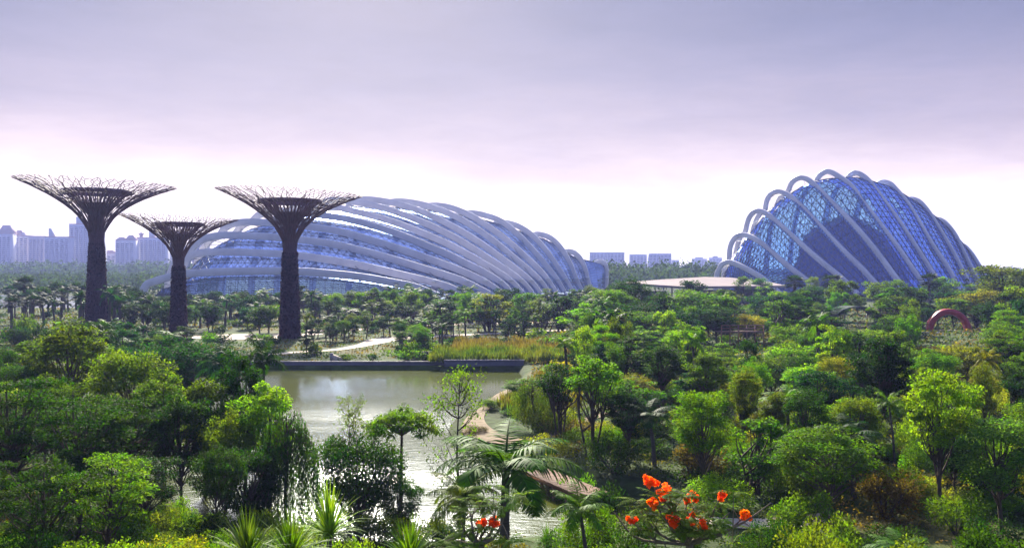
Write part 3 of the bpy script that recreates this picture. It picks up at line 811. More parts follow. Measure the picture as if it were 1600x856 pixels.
# ------------------------------------------------------------------ distant apartment towers
WALLS = [mat('tower_wall_%s' % n, c, .85, tuple(x * .92 for x in c), .04) for n, c in (('cream', (.55, .52, .50)), ('grey', (.42, .43, .47)), ('rose', (.52, .44, .42)))]
M['tower_glass'] = mat('tower_glass', (.10, .12, .17), .25, (.07, .085, .12), .1, .5)
M['tower_roof'] = mat('tower_roof', (.46, .30, .25), .8, (.38, .24, .20), .1)
FH = 3.3
def apartment(xl, xr, ytop, D, label, wall, crown=None, depth=18.0, group='distant apartment towers', cap=True, bays=None):
    x0, x1 = gx(xl, D), gx(xr, D); W = x1 - x0; H = CAMZ + (HOR - ytop) / F * D
    t = thing('apartment_tower', label, 'building', ((x0 + x1) / 2, D, 0), 0, group)
    m = MB(); m.box((0, 0, H / 2), (W, depth, H)); m.obj('wall', wall, t)
    bays = bays or max(2, int(round(W / 7.5)))
    bw = W / bays
    nf = int(H / FH)
    for k in range(bays):
        xc = -W / 2 + (k + .5) * bw
        m = MB(); m.box((xc, -depth / 2 - .10, H * .5 - 1), (bw * .62, .24, H - 6)); col = m.obj('window_column', M['tower_glass'], t)
        m = MB()
        for f in range(1, nf):
            m.box((xc, -depth / 2 - .62, f * FH), (bw * .74, 1.3, 1.35))
        m.obj('balcony_slats', wall, t)
    if cap:
        m = MB(); m.box((0, 0, H + .6), (W * 1.03, depth * 1.03, 1.2)); rf = m.obj('roof', M['tower_roof'], t)
    if crown:
        for kind, cx_, cw, ch in crown:
            xc = (cx_ - .5) * W; m = MB(); z0 = H + (1.2 if cap else 0)
            if kind == 'box': m.box((xc, 0, z0 + ch / 2), (cw * W, depth * .6, ch))
            elif kind == 'hip': m.box((xc, 0, z0 + ch / 2), (cw * W, depth * .9, ch), taper=.45)
            elif kind == 'fin':
                v = [(xc - cw * W / 2, -4, z0), (xc + cw * W / 2, -4, z0), (xc - cw * W / 6, -4, z0 + ch), (xc - cw * W / 2, -4, z0 + ch)]
                v += [(a, 4, c) for a, b_, c in v]
                m.add(v, [[0, 1, 2, 3], [7, 6, 5, 4], [0, 4, 5, 1], [1, 5, 6, 2], [2, 6, 7, 3], [3, 7, 4, 0]])
            elif kind == 'hat':
                m.tube([(xc, 0, z0), (xc, 0, z0 + ch * .5)], cw * W * .25, 8); m.tube([(xc, 0, z0 + ch * .5), (xc, 0, z0 + ch)], [cw * W * .6, .2], 8)
            m.obj('rooftop', M['tower_roof'] if kind in ('hip', 'hat') else wall, t)
    return t
DA = 1500
apartment(-26, 21, 366, DA, 'apartment tower with a sloped crown, cut off by the left picture edge', WALLS[1], [('hip', .8, .5, 14)])
apartment(20, 48, 369, DA + 40, 'cream apartment block with a small domed crown at the far left', WALLS[0], [('box', .42, .5, 5), ('hip', .42, .45, 9)])
apartment(49, 73, 370, DA + 20, 'plain flat pinkish apartment block beside the crowned cream block', WALLS[2])
apartment(74, 112, 371, DA - 20, 'wide grey apartment block with a pointed fin on its roof', WALLS[1], [('fin', .2, .2, 14)])
apartment(112, 163, 351, DA + 10, 'tallest apartment tower, half hidden behind the tallest trumpet tower', WALLS[1], [('fin', .3, .26, 12), ('box', .7, .2, 3)])
apartment(163, 184, 396, DA + 90, 'low rose apartment block just right of the tallest trumpet tower', WALLS[2], [('hip', .5, .7, 5)])
apartment(184, 213, 376, DA, 'round-roofed cream apartment tower between two trumpet towers', WALLS[0], [('hip', .75, .5, 8), ('hip', .25, .5, 5)])
apartment(214, 262, 372, DA + 30, 'grey apartment block with small roof hats beside the smallest trumpet tower', WALLS[1], [('hat', .14, .22, 9), ('box', .5, .14, 12), ('hat', .86, .2, 8)])
apartment(262, 290, 380, DA + 120, 'pale tower hidden behind the stem of the smallest trumpet tower', WALLS[0], [('hip', .6, .5, 7)])
apartment(303, 328, 378, DA + 60, 'rose tower peeping out at the left end of the long dome', WALLS[2], [('hip', .5, .7, 9)])
DB = 1900
apartment(921, 975, 394, DB, 'widest hazy slab block right of the long dome', WALLS[1], None, cap=False)
apartment(983, 1010, 397, DB + 40, 'narrow hazy slab block, between two wider slab blocks', WALLS[1], None, cap=False)
apartment(1013, 1048, 396, DB + 20, 'hazy slab block right next to the narrow slab above the pavilion', WALLS[1], None, cap=False)
apartment(1049, 1060, 406, DB + 300, 'very small faint block behind the hazy slab blocks', WALLS[0], None, cap=False)
apartment(1080, 1104, 404, DB + 350, 'faint tower left of the tall dome, further from the dome', WALLS[0], [('box', .5, .5, 4)], cap=False)
apartment(1107, 1127, 402.5, DB + 330, 'faint tower almost touching the left edge of the tall dome', WALLS[0], [('box', .5, .4, 4)], cap=False)

# ------------------------------------------------------------------ plants: mesh builders
def unit(v): return v / (np.linalg.norm(v, axis=-1, keepdims=True) + 1e-9)

def crown_tree(seed, H=8.0, W=5.0, zb=.35, nclump=34, nleaf=120, ls=.22, flat=1.0, limbs=7, stems=1, trunk_r=.14, gap=.25, droop=0.0, tiers=0, clr=.17, lshape=.55, squash=.62):
    """tapered trunk, limbs to every clump, leaf-sized faces round the twigs"""
    r = np.random.default_rng(seed)
    zc = H * (zb + (1 - zb) * .52); hz_ = H * (1 - zb) * .5
    C = []
    while len(C) < nclump:
        p = r.normal(size=3); p /= np.linalg.norm(p); rad = r.uniform(.35, 1.0) ** .55
        p = p * rad * np.array([W * .44, W * .44, hz_ * .86])
        p[:2] *= 1 + .22 * np.sin(3 * math.atan2(p[1], p[0]) + seed)
        if p[2] < 0: p[:2] *= 1 - .35 * abs(p[2]) / hz_
        p[2] *= flat
        if tiers:
            lv = np.round((p[2] / hz_ + 1) * .5 * tiers) / tiers; p[2] = (lv * 2 - 1) * hz_ * .85
        p[2] += zc
        if any(np.linalg.norm((p - q)) < W * .085 for q in C) and r.random() < .8: continue
        C.append(p)
    C = np.array(C)
    bark = MB(); stemtops = []
    for s_ in range(stems):
        off = r.normal(0, .28, 2) if stems > 1 else np.zeros(2)
        lean = r.normal(0, .05, 2) * H + (off * 1.6 if stems > 1 else 0)
        pts = np.array([[off[0], off[1], -.3], [off[0] + lean[0] * .3 + r.normal(0, .06), off[1] + lean[1] * .3, H * .22], [off[0] + lean[0] * .6, off[1] + lean[1] * .6 + r.normal(0, .06), H * .45], [lean[0], lean[1], zc], [lean[0] * 1.1, lean[1] * 1.1, H * .9]])
        pts = catmull(pts, 14); bark.tube(pts, np.linspace(trunk_r, trunk_r * .16, 14) / math.sqrt(stems), 7, False); stemtops.append(pts)
    for c in C:
        st = stemtops[r.integers(len(stemtops))]
        zf = np.clip((c[2] - H * .16) * r.uniform(.55, .85), H * .14, H * .8)
        k = int(np.argmin(abs(st[:, 2] - zf))); a = st[k]
        mid = (a * .5 + c * .5) + np.array([0, 0, -.06 * W]) + r.normal(0, .05 * W, 3) * .5
        pts = catmull(np.array([a, mid, c]), 6); bark.tube(pts, np.linspace(trunk_r * .38, trunk_r * .07, 6), 4, False)
    crown = MB()
    nl = np.maximum((nleaf * r.uniform(.45, 1.5, len(C))).astype(int), 6)
    idx = np.repeat(np.arange(len(C)), nl)
    cr_ = W * clr * r.uniform(.65, 1.25, len(C))
    u = unit(r.normal(size=(len(idx), 3))); rad = r.uniform(.1, 1, len(idx)) ** .5
    off = u * (rad * cr_[idx])[:, None]; off[:, 2] *= squash
    Pn = C[idx] + off
    if droop: Pn[:, 2] -= droop * (np.linalg.norm(off[:, :2], axis=1) ** 2)
    nrm = unit(u * .5 + r.normal(0, .55, (len(idx), 3)) + np.array([0, 0, .8]))
    d = unit(u + r.normal(0, .5, (len(idx), 3)) + np.array([0, 0, -.25]))
    crown.leaves(Pn, ls * r.uniform(.6, 1.3, len(idx)), d, nrm, lshape)
    # a few stray twigs beyond the outline
    return bark, crown

def shrub_mesh(seed, W=2.2, H=1.6, n=1500, ls=.16, lumps=9):
    r = np.random.default_rng(seed); C = np.c_[r.normal(0, W * .24, (lumps, 2)), r.uniform(.25, .75, lumps) * H]
    idx = r.integers(lumps, size=n); u = unit(r.normal(size=(n, 3))); rad = r.uniform(.2, 1, n) ** .5
    p = C[idx] + u * (rad * W * r.uniform(.18, .28, lumps)[idx])[:, None]; p[:, 2] = np.abs(p[:, 2])
    m = MB(); m.leaves(p, ls * r.uniform(.6, 1.4, n), unit(u + r.normal(0, .5, (n, 3))), unit(u + r.normal(0, .6, (n, 3)) + [0, 0, .6]), .5)
    st = MB(); A_ = np.zeros((lumps, 3)) + [0, 0, -.1]; st.segs(A_, C, .03, .012, 4)
    return st, m

def frond(m, r, base, az, L, el, droop, nl, lw, ll, wave=.0):
    """feather palm leaf"""
    n = 10; t = np.linspace(0, 1, n)
    e = el - droop * t ** 1.3
    dirs = np.c_[np.cos(az) * np.cos(e), np.sin(az) * np.cos(e), np.sin(e)]
    pts = base + np.vstack([[0, 0, 0], np.cumsum(dirs[:-1] * L / (n - 1), axis=0)])
    m.tube(pts, np.linspace(.035, .008, n) * L / 2.5, 4, False)
    tt = np.linspace(.12, .98, nl)
    c = np.stack([np.interp(tt, t, pts[:, k]) for k in range(3)], 1); dd = unit(np.stack([np.interp(tt, t, dirs[:, k]) for k in range(3)], 1))
    side = unit(np.cross(dd, [0, 0, 1.0])); up = np.cross(side, dd)
    ln = ll * np.sin(PI * np.clip(tt * .9 + .12, 0, 1)) ** .6
    for s_ in (-1, 1):
        ld = unit(side * s_ * .8 + dd * .55 + up * .12 - np.array([0, 0, .38]) + r.normal(0, .10, (nl, 3)))
        tip = c + ld * ln[:, None]; tip[:, 2] -= .22 * ln
        mid = c + ld * (ln * .5)[:, None]
        wv = unit(np.cross(ld, up)) * lw
        v = np.stack([c - wv * .5, c + wv * .5, mid + wv * .6, mid - wv * .6, tip + wv * .08, tip - wv * .08], 1).reshape(-1, 3)
        q = (np.array([[0, 1, 2, 3], [3, 2, 4, 5]])[None] + (np.arange(nl) * 6)[:, None, None]).reshape(-1, 4)
        m.add(v, q)

def palm_mesh(seed, H=5.0, L=2.6, nf=15, droop=1.5, trunk_r=.13, nl=26, lw=.06, ll=.62, lean=.05, up=1.25):
    r = np.random.default_rng(seed)
    top = np.array([r.normal(0, lean) * H, r.normal(0, lean) * H, H])
    pts = catmull(np.array([[0, 0, -.3], top * [.25, .25, .4], top * [.65, .65, .75], top]), 12)
    tr = MB(); rr = np.linspace(trunk_r * 1.25, trunk_r * .75, 12); rr[1::2] *= 1.07; tr.tube(pts, rr, 8)
    fr = MB()
    for k in range(nf):
        az = k * 2.399 + r.normal(0, .2); el = up - 1.35 * (k / nf) + r.normal(0, .08)
        frond(fr, r, top + [0, 0, .05], az, L * r.uniform(.82, 1.1), el, droop * r.uniform(.75, 1.2), nl, lw, ll)
    return tr, fr

def fan_palm_mesh(seed, H=7.0, R=1.7, nf=34, trunk_r=.2, blades=11):
    r = np.random.default_rng(seed)
    tr = MB(); pts = catmull(np.array([[0, 0, -.3], [.05, .03, H * .4], [0, .05, H * .75], [0, 0, H - .2]]), 10); tr.tube(pts, np.linspace(trunk_r * 1.2, trunk_r, 10), 8)
    fr = MB()
    for k in range(nf):
        az = k * 2.399; el = 1.35 - 2.3 * k / nf + r.normal(0, .1)
        d = np.array([math.cos(az) * math.cos(el), math.sin(az) * math.cos(el), math.sin(el)])
        b = np.array([0, 0, H]); hub = b + d * R * r.uniform(.5, .68); fr.tube([b, hub], .025, 3, False)
        side = unit(np.cross(d, [0, 0, 1.0001])); upv = np.cross(side, d)
        a = np.linspace(-1.9, 1.9, blades)
        dirs = np.cos(a)[:, None] * d + np.sin(a)[:, None] * side - upv * .0 - np.array([0, 0, .18])
        ln = R * .5 * np.cos(a * .32)
        fr.leaves(hub + dirs * (ln * .5)[:, None], ln, dirs, np.tile(upv, (blades, 1)) + r.normal(0, .15, (blades, 3)), .2, .04)
    return tr, fr

def strap_mesh(seed, L=1.5, n=90, w=.07, z0=.3, spread=1.0):
    """spiky rosette of long strap leaves"""
    r = np.random.default_rng(seed); m = MB()
    az = r.uniform(0, 2 * PI, n); el = r.uniform(.15, 1.45, n); LL = L * r.uniform(.65, 1.1, n)
    for k in range(n):
        t = np.linspace(0, 1, 5); e = el[k] - (1.15 * (1.6 - el[k])) * t ** 1.6 * spread
        d = np.c_[np.cos(az[k]) * np.cos(e), np.sin(az[k]) * np.cos(e), np.sin(e)]
        pts = np.vstack([[0, 0, z0], np.array([0, 0, z0]) + np.cumsum(d[:-1] * LL[k] / 4, axis=0)]); pts[:, :2] += r.normal(0, .05, 2)
        sdv = np.array([-math.sin(az[k]), math.cos(az[k]), 0]); ww = w * np.array([.8, 1, .85, .5, .06])
        m.grid(np.stack([pts - sdv * ww[:, None] / 2, pts + sdv * ww[:, None] / 2], 1))
    st = MB(); st.tube([(0, 0, -.3), (0, 0, z0 + .1)], .09, 6)
    return st, m

def weeping_mesh(seed, H=6.5, W=4.0, n=170):
    r = np.random.default_rng(seed); bark = MB(); cr_ = MB()
    pts = catmull(np.array([[0, 0, -.3], [.1, 0, H * .35], [-.05, .1, H * .7], [0, 0, H * .93]]), 12); bark.tube(pts, np.linspace(.13, .03, 12), 7, False)
    Cs = []; Sz = []; Dn = []
    for k in range(n):
        az = r.uniform(0, 2 * PI); rr = W * .5 * r.uniform(.15, 1) ** .6; top = H * (1 - .28 * (rr / (W * .5)) ** 2) - r.uniform(0, .5)
        a = np.array([0, 0, H * r.uniform(.5, .85)]); tpt = np.array([math.cos(az) * rr, math.sin(az) * rr, top])
        if k % 3 == 0: bark.tube(catmull(np.array([a, (a + tpt) / 2 + [0, 0, .35], tpt]), 6), np.linspace(.035, .012, 6), 4, False)
        ln = H * r.uniform(.3, .72); m_ = int(ln / .07); t = np.linspace(0, 1, m_)
        c = tpt + np.c_[np.cos(az) * .35 * t + .08 * np.sin(5 * t + k), np.sin(az) * .35 * t + .08 * np.cos(4 * t + k), -ln * t]
        Cs.append(c + r.normal(0, .07, c.shape)); Sz.append(r.uniform(.14, .28, m_)); Dn.append(np.tile([0, 0, -1.0], (m_, 1)) + r.normal(0, .35, (m_, 3)))
    C = np.vstack(Cs); cr_.leaves(C, np.concatenate(Sz), np.vstack(Dn), r.normal(size=C.shape), .28)
    return bark, cr_

def umbrella_mesh(seed, H=6.6, W=4.4):
    r = np.random.default_rng(seed); bark = MB(); cr_ = MB(); zt = H - 1.2
    bark.tube(catmull(np.array([[0, 0, -.3], [.05, 0, H * .4], [0, .03, zt]]), 8), np.linspace(.12, .07, 8), 7, False)
    n = 40; C = []
    for k in range(n):
        az = k * 2.399; rr = W * .46 * math.sqrt((k + .5) / n); z = zt + .95 - 1.0 * (rr / (W * .5)) ** 2 + r.normal(0, .12)
        c = np.array([math.cos(az) * rr, math.sin(az) * rr, z]); C.append(c)
        bark.tube(catmull(np.array([[0, 0, zt - .15], c * [.5, .5, 0] + [0, 0, zt + .3], c]), 5), np.linspace(.04, .012, 5), 4, False)
    C = np.array(C); idx = r.integers(n, size=5200); u = unit(r.normal(size=(5200, 3))); p = C[idx] + u * r.uniform(.1, .5, (5200, 1)) * [1, 1, .55]
    cr_.leaves(p, r.uniform(.1, .22, 5200), unit(u + [0, 0, -.5]), unit(r.normal(0, .5, (5200, 3)) + [0, 0, 1]), .45)
    return bark, cr_

def sparse_mesh(seed, H=8.0, W=4.0):
    r = np.random.default_rng(seed); bark = MB(); cr_ = MB(); tips = []
    main = catmull(np.array([[0, 0, -.3], [.1, 0, H * .3], [-.05, .05, H * .6], [.1, 0, H]]), 16); bark.tube(main, np.linspace(.12, .015, 16), 6, False)
    for k in range(46):
        i = r.integers(4, 15); a = main[i]; az = r.uniform(0, 2 * PI); el = r.uniform(.3, 1.0); L = W * .55 * r.uniform(.5, 1.1) * (1.1 - .5 * i / 15)
        d = np.array([math.cos(az) * math.cos(el), math.sin(az) * math.cos(el), math.sin(el)])
        b = a + d * L; bark.tube(catmull(np.array([a, a + d * L * .5 + [0, 0, -.1], b + [0, 0, .15]]), 5), np.linspace(.03, .007, 5), 4, False)
        for j in range(5):
            s0 = a + d * L * r.uniform(.4, 1); e = s0 + unit(d + r.normal(0, .7, 3)) * r.uniform(.3, .8); bark.tube([s0, e], [.009, .004], 3, False); tips.append((e, i))
    for e, i in tips:
        k = int(r.integers(4, 12) * (.35 + 1.5 * (i / 15) ** 2)); p = e + r.normal(0, .16, (k, 3)); cr_.leaves(p, r.uniform(.09, .2, k), r.normal(size=(k, 3)), r.normal(size=(k, 3)) + [0, 0, .6], .5)
    return bark, cr_

def mesh_pair(kind, a, b, bark='bark', leaf='leaf', an='trunk', bn='crown'):
    return (a.mesh(kind + '_' + an, M[bark]), b.mesh(kind + '_' + bn, M[leaf]), an, bn)

LIB = {}
def rosette_mesh(seed):
    st, m = strap_mesh(seed, 1.75, 130, .085, 1.9, .75)
    st = MB(); st.tube([(0, 0, -.3), (.08, 0, 1.0), (0, 0, 2.0)], [.12, .1, .11], 7)
    return st, m
def lib(key, pair): LIB.setdefault(key, []).append(pair)
for s_ in range(4):
    lib('round', mesh_pair('round_tree', *crown_tree(100 + s_, 8, 5.2, .30, 52, 230, .17)))
    lib('tall', mesh_pair('tall_tree', *crown_tree(120 + s_, 8, 3.6, .32, 46, 220, .16, trunk_r=.12)))
    lib('mid', mesh_pair('mid_tree', *crown_tree(140 + s_, 8, 5.2, .26, 38, 170, .225)))
    lib('slim', mesh_pair('slim_tree', *crown_tree(160 + s_, 8, 3.0, .34, 28, 150, .20, trunk_r=.11)))
    lib('far', mesh_pair('far_tree', *crown_tree(180 + s_, 8, 5.6, .22, 30, 130, .33)))
    lib('shrub', mesh_pair('shrub', *shrub_mesh(200 + s_, n=3600, ls=.10, lumps=12), an='stem', bn='foliage'))
    lib('shrub_far', mesh_pair('shrub_far', *shrub_mesh(220 + s_, n=420, ls=.30), an='stem', bn='foliage'))
for s_ in range(3):
    lib('layer', mesh_pair('layered_tree', *crown_tree(240 + s_, 8, 6.2, .2, 44, 210, .19, tiers=6, clr=.15, squash=.28, droop=.18, lshape=.4)))
    lib('multi', mesh_pair('many_stemmed_tree', *crown_tree(260 + s_, 8, 4.0, .42, 36, 150, .19, stems=5, trunk_r=.2)))
    lib('palm', mesh_pair('palm', *palm_mesh(280 + s_), 'palm_bark', 'palm_leaf', bn='fronds'))
    lib('palm_far', mesh_pair('palm_far', *palm_mesh(300 + s_, 5, 2.4, 12, 1.5, .17, 12, .14, .6), 'palm_bark', 'palm_leaf', bn='fronds'))
    lib('fan', mesh_pair('fan_palm', *fan_palm_mesh(320 + s_), 'palm_bark', 'palm_leaf', bn='fronds'))
    lib('vase', mesh_pair('vase_tree', *crown_tree(340 + s_, 8, 3.8, .12, 30, 110, .27, stems=6, trunk_r=.22, squash=.8)))
for s_ in range(2):
    lib('strap', mesh_pair('spiky_plant', *strap_mesh(360 + s_), 'bark', 'palm_leaf', an='stem', bn='leaves'))
    lib('weep', mesh_pair('weeping_tree', *weeping_mesh(380 + s_)))
for s_ in range(2): lib('rosette', mesh_pair('rosette_plant', *rosette_mesh(430 + s_), 'bark', 'palm_leaf', an='stem', bn='leaves'))
lib('umbrella', mesh_pair('umbrella_tree', *umbrella_mesh(400)))
lib('sparse', mesh_pair('sparse_tree', *sparse_mesh(410), 'bark', 'leaf'))
lib('bigpalm', mesh_pair('drooping_palm', *palm_mesh(420, 5, 2.9, 20, 1.9, .15, 34, .05, .75, .02, 1.3), 'palm_bark', 'palm_leaf', bn='fronds'))
# natural size of every kind (height, width) and its plain name
DIM = {'round': (8, 5.2), 'tall': (8, 3.6), 'mid': (8, 5.2), 'slim': (8, 3.0), 'far': (8, 5.6), 'shrub': (1.6, 2.2), 'shrub_far': (1.6, 2.2), 'layer': (8, 6.2), 'multi': (8, 4.0), 'palm': (6.3, 4.6),
       'palm_far': (6.2, 4.2), 'fan': (8.6, 3.6), 'vase': (8, 3.8), 'strap': (1.6, 2.4), 'weep': (6.5, 4.0), 'umbrella': (6.6, 4.4), 'sparse': (8, 4.0), 'bigpalm': (6.0, 5.0), 'rosette': (3.6, 3.0)}
NAME = {'round': ('broadleaf_tree', 'tree', 'round-crowned tree'), 'mid': ('broadleaf_tree', 'tree', 'round-crowned tree'), 'far': ('bushy_tree', 'tree', 'bushy tree'),
        'tall': ('upright_tree', 'tree', 'upright tree'), 'slim': ('slender_tree', 'tree', 'slender tree'), 'shrub': ('shrub', 'shrub', 'shrub'), 'shrub_far': ('shrub', 'shrub', 'shrub'),
        'layer': ('layered_tree', 'tree', 'feathery layered tree'), 'multi': ('many_stemmed_tree', 'tree', 'many-stemmed tree'), 'palm': ('palm_tree', 'palm', 'feather palm'), 'palm_far': ('palm_tree', 'palm', 'feather palm'),
        'fan': ('fan_palm', 'palm', 'fan palm'), 'vase': ('vase_shaped_tree', 'tree', 'vase-shaped tree'), 'strap': ('spiky_plant', 'plant', 'spiky strap-leaved plant'), 'weep': ('weeping_tree', 'tree', 'weeping tree'),
        'umbrella': ('umbrella_tree', 'tree', 'flat-topped tree'), 'rosette': ('spiky_plant', 'plant', 'spiky rosette plant'), 'sparse': ('sparse_tree', 'tree', 'sparse tree'), 'bigpalm': ('palm_tree', 'palm', 'drooping palm')}
COLS = {'deep': ((.013, .040, .002), 'dark green'), 'green': ((.054, .125, .003), 'green'), 'lime': ((.11, .215, .006), 'bright lime'), 'olive': ((.062, .105, .006), 'olive'),
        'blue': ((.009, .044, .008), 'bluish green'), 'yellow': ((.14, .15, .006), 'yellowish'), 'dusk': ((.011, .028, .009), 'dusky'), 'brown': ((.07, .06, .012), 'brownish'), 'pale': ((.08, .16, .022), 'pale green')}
PLANTS = []; SPOTS = []; cnt = {}
def plant(kind, x, y, h, wd, col, label=None, rz=None, fixed=True):
    var = LIB[kind]; k = cnt.get(kind, 0); cnt[kind] = k + 1
    ma_, mb2, an, bn = var[k % len(var)]
    nm, cat, txt = NAME[kind]
    z = gz(x, y)
    root = bpy.data.objects.new(nm, None); COL.objects.link(root)
    root.empty_display_size = .3
    root.location = (x, y, z); root.rotation_euler = (0, 0, random.uniform(0, 6.28) if rz is None else rz)
    H0, W0 = DIM[kind]; root.scale = (wd / W0, wd / W0, h / H0)
    a = link(an, ma_, root); b = link(bn, mb2, root)
    c = np.array(COLS[col][0]) * random.uniform(.8, 1.25); c[0] *= random.uniform(.85, 1.2)
    b.color = (*c, 1); root['category'] = cat
    rec = dict(o=root, kind=kind, col=col, x=x, y=y, h=h, w=wd, label=label, z=z)
    PLANTS.append(rec); SPOTS.append((x, y, wd))
    return root
def hero(kind, px, ytop, D, wpx, col, label, rz=None):
    x = gx(px, D); z = gz(x, D); top = CAMZ - (ytop - HOR) / F * D
    return plant(kind, x, D, max(top - z, .6), wpx * D / F, col, label, rz)

# ------------------------------------------------------------------ plants that can be told apart
H_ = hero
H_('round', 1290, 664, 46, 150, 'green', 'round bushy tree with pale forked stems standing nearest the lower right')
H_('tall', 1470, 556, 46, 112, 'lime', 'tall bright lime tree on a dark stem, the brightest on the right')
H_('round', 1566, 648, 44, 150, 'pale', 'pale green tree cut by the lower right picture edge')
H_('tall', 1372, 523, 66, 112, 'deep', 'dark upright tree standing behind the round bushy tree')
H_('tall', 1262, 568, 74, 84, 'lime', 'smaller lime green tree left of the dark upright tree')
H_('multi', 926, 552, 62, 92, 'green', 'many-stemmed tree above the boardwalk, with a dark bundle of trunks')
H_('multi', 872, 562, 66, 84, 'deep', 'dark many-stemmed tree beside the sandy path, left of the other bundle of trunks')
H_('weep', 832, 596, 72, 66, 'olive', 'yellowish weeping tree hanging over the sandy path')
H_('sparse', 716, 594, 46.8, 124, 'olive', 'thin sparse tree with bare twigs standing against the bright water')
H_('umbrella', 628, 637, 50.5, 124, 'olive', 'flat-topped umbrella-shaped tree standing against the bright water')
H_('round', 562, 655, 45, 140, 'deep', 'dense dark green tree below the umbrella-shaped tree')
H_('sparse', 545, 632, 47, 62, 'olive', 'thin pale treetop rising out of the dense dark tree by the water')
H_('round', 625, 735, 44, 74, 'deep', 'low dark bushy tree at the foot of the umbrella-shaped tree')
H_('weep', 448, 632, 47, 96, 'deep', 'dark weeping tree with hanging strands at the left edge of the bright water')
H_('tall', 414, 586, 52, 104, 'lime', 'lime green treetop leaning out over the left side of the lake')
H_('tall', 382, 528, 56, 84, 'deep', 'tall dark tree left of the lake, beside the lime treetop')
H_('tall', 318, 588, 54, 112, 'olive', 'olive tree on a thin bare trunk before the left arm of the lake')
H_('round', 352, 640, 50, 84, 'olive', 'low olive tree between the thin-trunked tree and the weeping tree')
H_('bigpalm', 788, 700, 35, 250, 'green', 'drooping feather palm in front of the sandy path')
H_('bigpalm', 722, 758, 33, 130, 'olive', 'olive drooping palm left of the bigger palm at the bottom')
H_('rosette', 515, 752, 28, 118, 'lime', 'spiky bright green plant in front of the bright water')
H_('rosette', 455, 796, 25, 130, 'green', 'low spiky plant just left of the tallest spiky plant')
H_('rosette', 388, 796, 24, 130, 'olive', 'yellow-green spiky plant at the bottom left of the water')
H_('rosette', 640, 806, 24, 120, 'green', 'low green spiky plant at the bottom centre')
H_('palm', 920, 768, 31, 120, 'green', 'small bright green palm left of the orange flowering tree')
H_('tall', 112, 494, 72, 118, 'olive', 'olive treetop rising before the tallest trumpet tower')
H_('round', 200, 536, 62, 150, 'olive', 'broad lime-edged tree left of the tall dark lakeside tree')
H_('layer', 130, 590, 46, 190, 'deep', 'feathery layered tree with dark fern-like sprays at the left')
H_('layer', 30, 560, 48, 190, 'deep', 'feathery layered tree cut by the left picture edge')
H_('layer', 60, 690, 34, 190, 'deep', 'low feathery tree in the bottom left corner')
H_('round', 250, 520, 82, 120, 'blue', 'first bluish green tree below the smallest trumpet tower')
H_('palm', 345, 538, 74, 96, 'blue', 'feather palm above the olive thin-trunked tree')
H_('round', 305, 528, 84, 120, 'blue', 'second bluish green tree, right of the first below the smallest trumpet tower')
H_('palm', 415, 530, 68, 74, 'deep', 'dark feather palm at the far left corner of the lake')
H_('layer', 205, 600, 50, 170, 'deep', 'feathery dark tree in the shade below the broad lime-edged tree')
H_('round', 285, 610, 52, 110, 'deep', 'dark round tree left of the olive tree on a thin bare trunk')
H_('layer', 165, 690, 38, 170, 'green', 'green feathery tree above the glossy shrubs at the lower left')
H_('round', 395, 690, 45, 110, 'deep', 'low dark round tree left of the dark weeping tree')
H_('round', 100, 620, 54, 140, 'deep', 'dark round tree behind the feathery trees at the left')
H_('tall', 255, 575, 58, 90, 'olive', 'olive upright tree left of the dark lakeside tree')
H_('shrub', 768, 622, 82, 46, 'olive', 'olive shrub at the water side of the sandy path')
H_('shrub', 802, 640, 80, 60, 'green', 'green shrub on the land side of the sandy path')
H_('shrub', 742, 668, 70, 40, 'brown', 'brownish shrub where the sandy path meets the lake')
H_('tall', 818, 588, 84, 60, 'green', 'slight green tree standing over the upper end of the sandy path')
H_('shrub', 905, 742, 54, 70, 'green', 'green shrub overhanging the middle of the boardwalk')
H_('shrub', 948, 752, 51, 70, 'deep', 'dark shrub at the landward end of the boardwalk')
H_('vase', 690, 466, 176, 64, 'deep', 'dark vase-shaped tree on the lawn left of the reed bed')
H_('vase', 765, 456, 184, 62, 'yellow', 'widest flare-tinted yellowish vase-shaped tree standing right behind the reed bed')  # green tree; the yellow put into its crown colour is lens flare glow
H_('vase', 845, 464, 186, 56, 'olive', 'olive vase-shaped tree, right of the one behind the reed bed')
H_('vase', 878, 458, 182, 50, 'deep', 'dark vase-shaped tree near the right end of the long dome')
H_('vase', 915, 470, 178, 46, 'green', 'green vase-shaped tree before the last ribs of the long dome')
H_('fan', 38, 430, 215, 38, 'dusk', 'tallest dusky fan palm, before the canal at the far left')
H_('fan', 1300, 428, 262, 52, 'dusk', 'dusky fan palm crown in front of the dark middle of the tall dome')
H_('fan', 1242, 430, 262, 48, 'dusk', 'dusky fan palm crown at the lower left of the tall dome')
H_('fan', 1452, 426, 262, 40, 'dusk', 'dusky fan palm crown in front of the right end of the tall dome')
H_('round', 1168, 490, 152, 60, 'yellow', 'yellowish bush-like tree behind the wooden lookout railing')
H_('mid', 1090, 450, 158, 110, 'green', 'big green tree in front of the pink roofed pavilion')
H_('mid', 1046, 450, 165, 76, 'deep', 'dark tree hiding the left end of the pavilion wall')
H_('mid', 1120, 478, 150, 70, 'deep', 'dark tree between the pavilion tree and the lookout railing')
H_('mid', 1195, 455, 190, 66, 'blue', 'bluish dark tree below the right end of the pavilion roof')
H_('mid', 1575, 408, 210, 120, 'olive', 'tallest tree on the horizon at the right picture edge')
H_('mid', 1525, 448, 190, 90, 'yellow', 'yellowish tree behind the red ring')
H_('round', 985, 432, 172, 70, 'deep', 'dark treetop left of the pavilion roof')
H_('round', 955, 448, 166, 70, 'green', 'green tree before the last small rib of the long dome')
H_('mid', 1000, 470, 150, 80, 'deep', 'dark rounded tree in front of the pavilion wall')

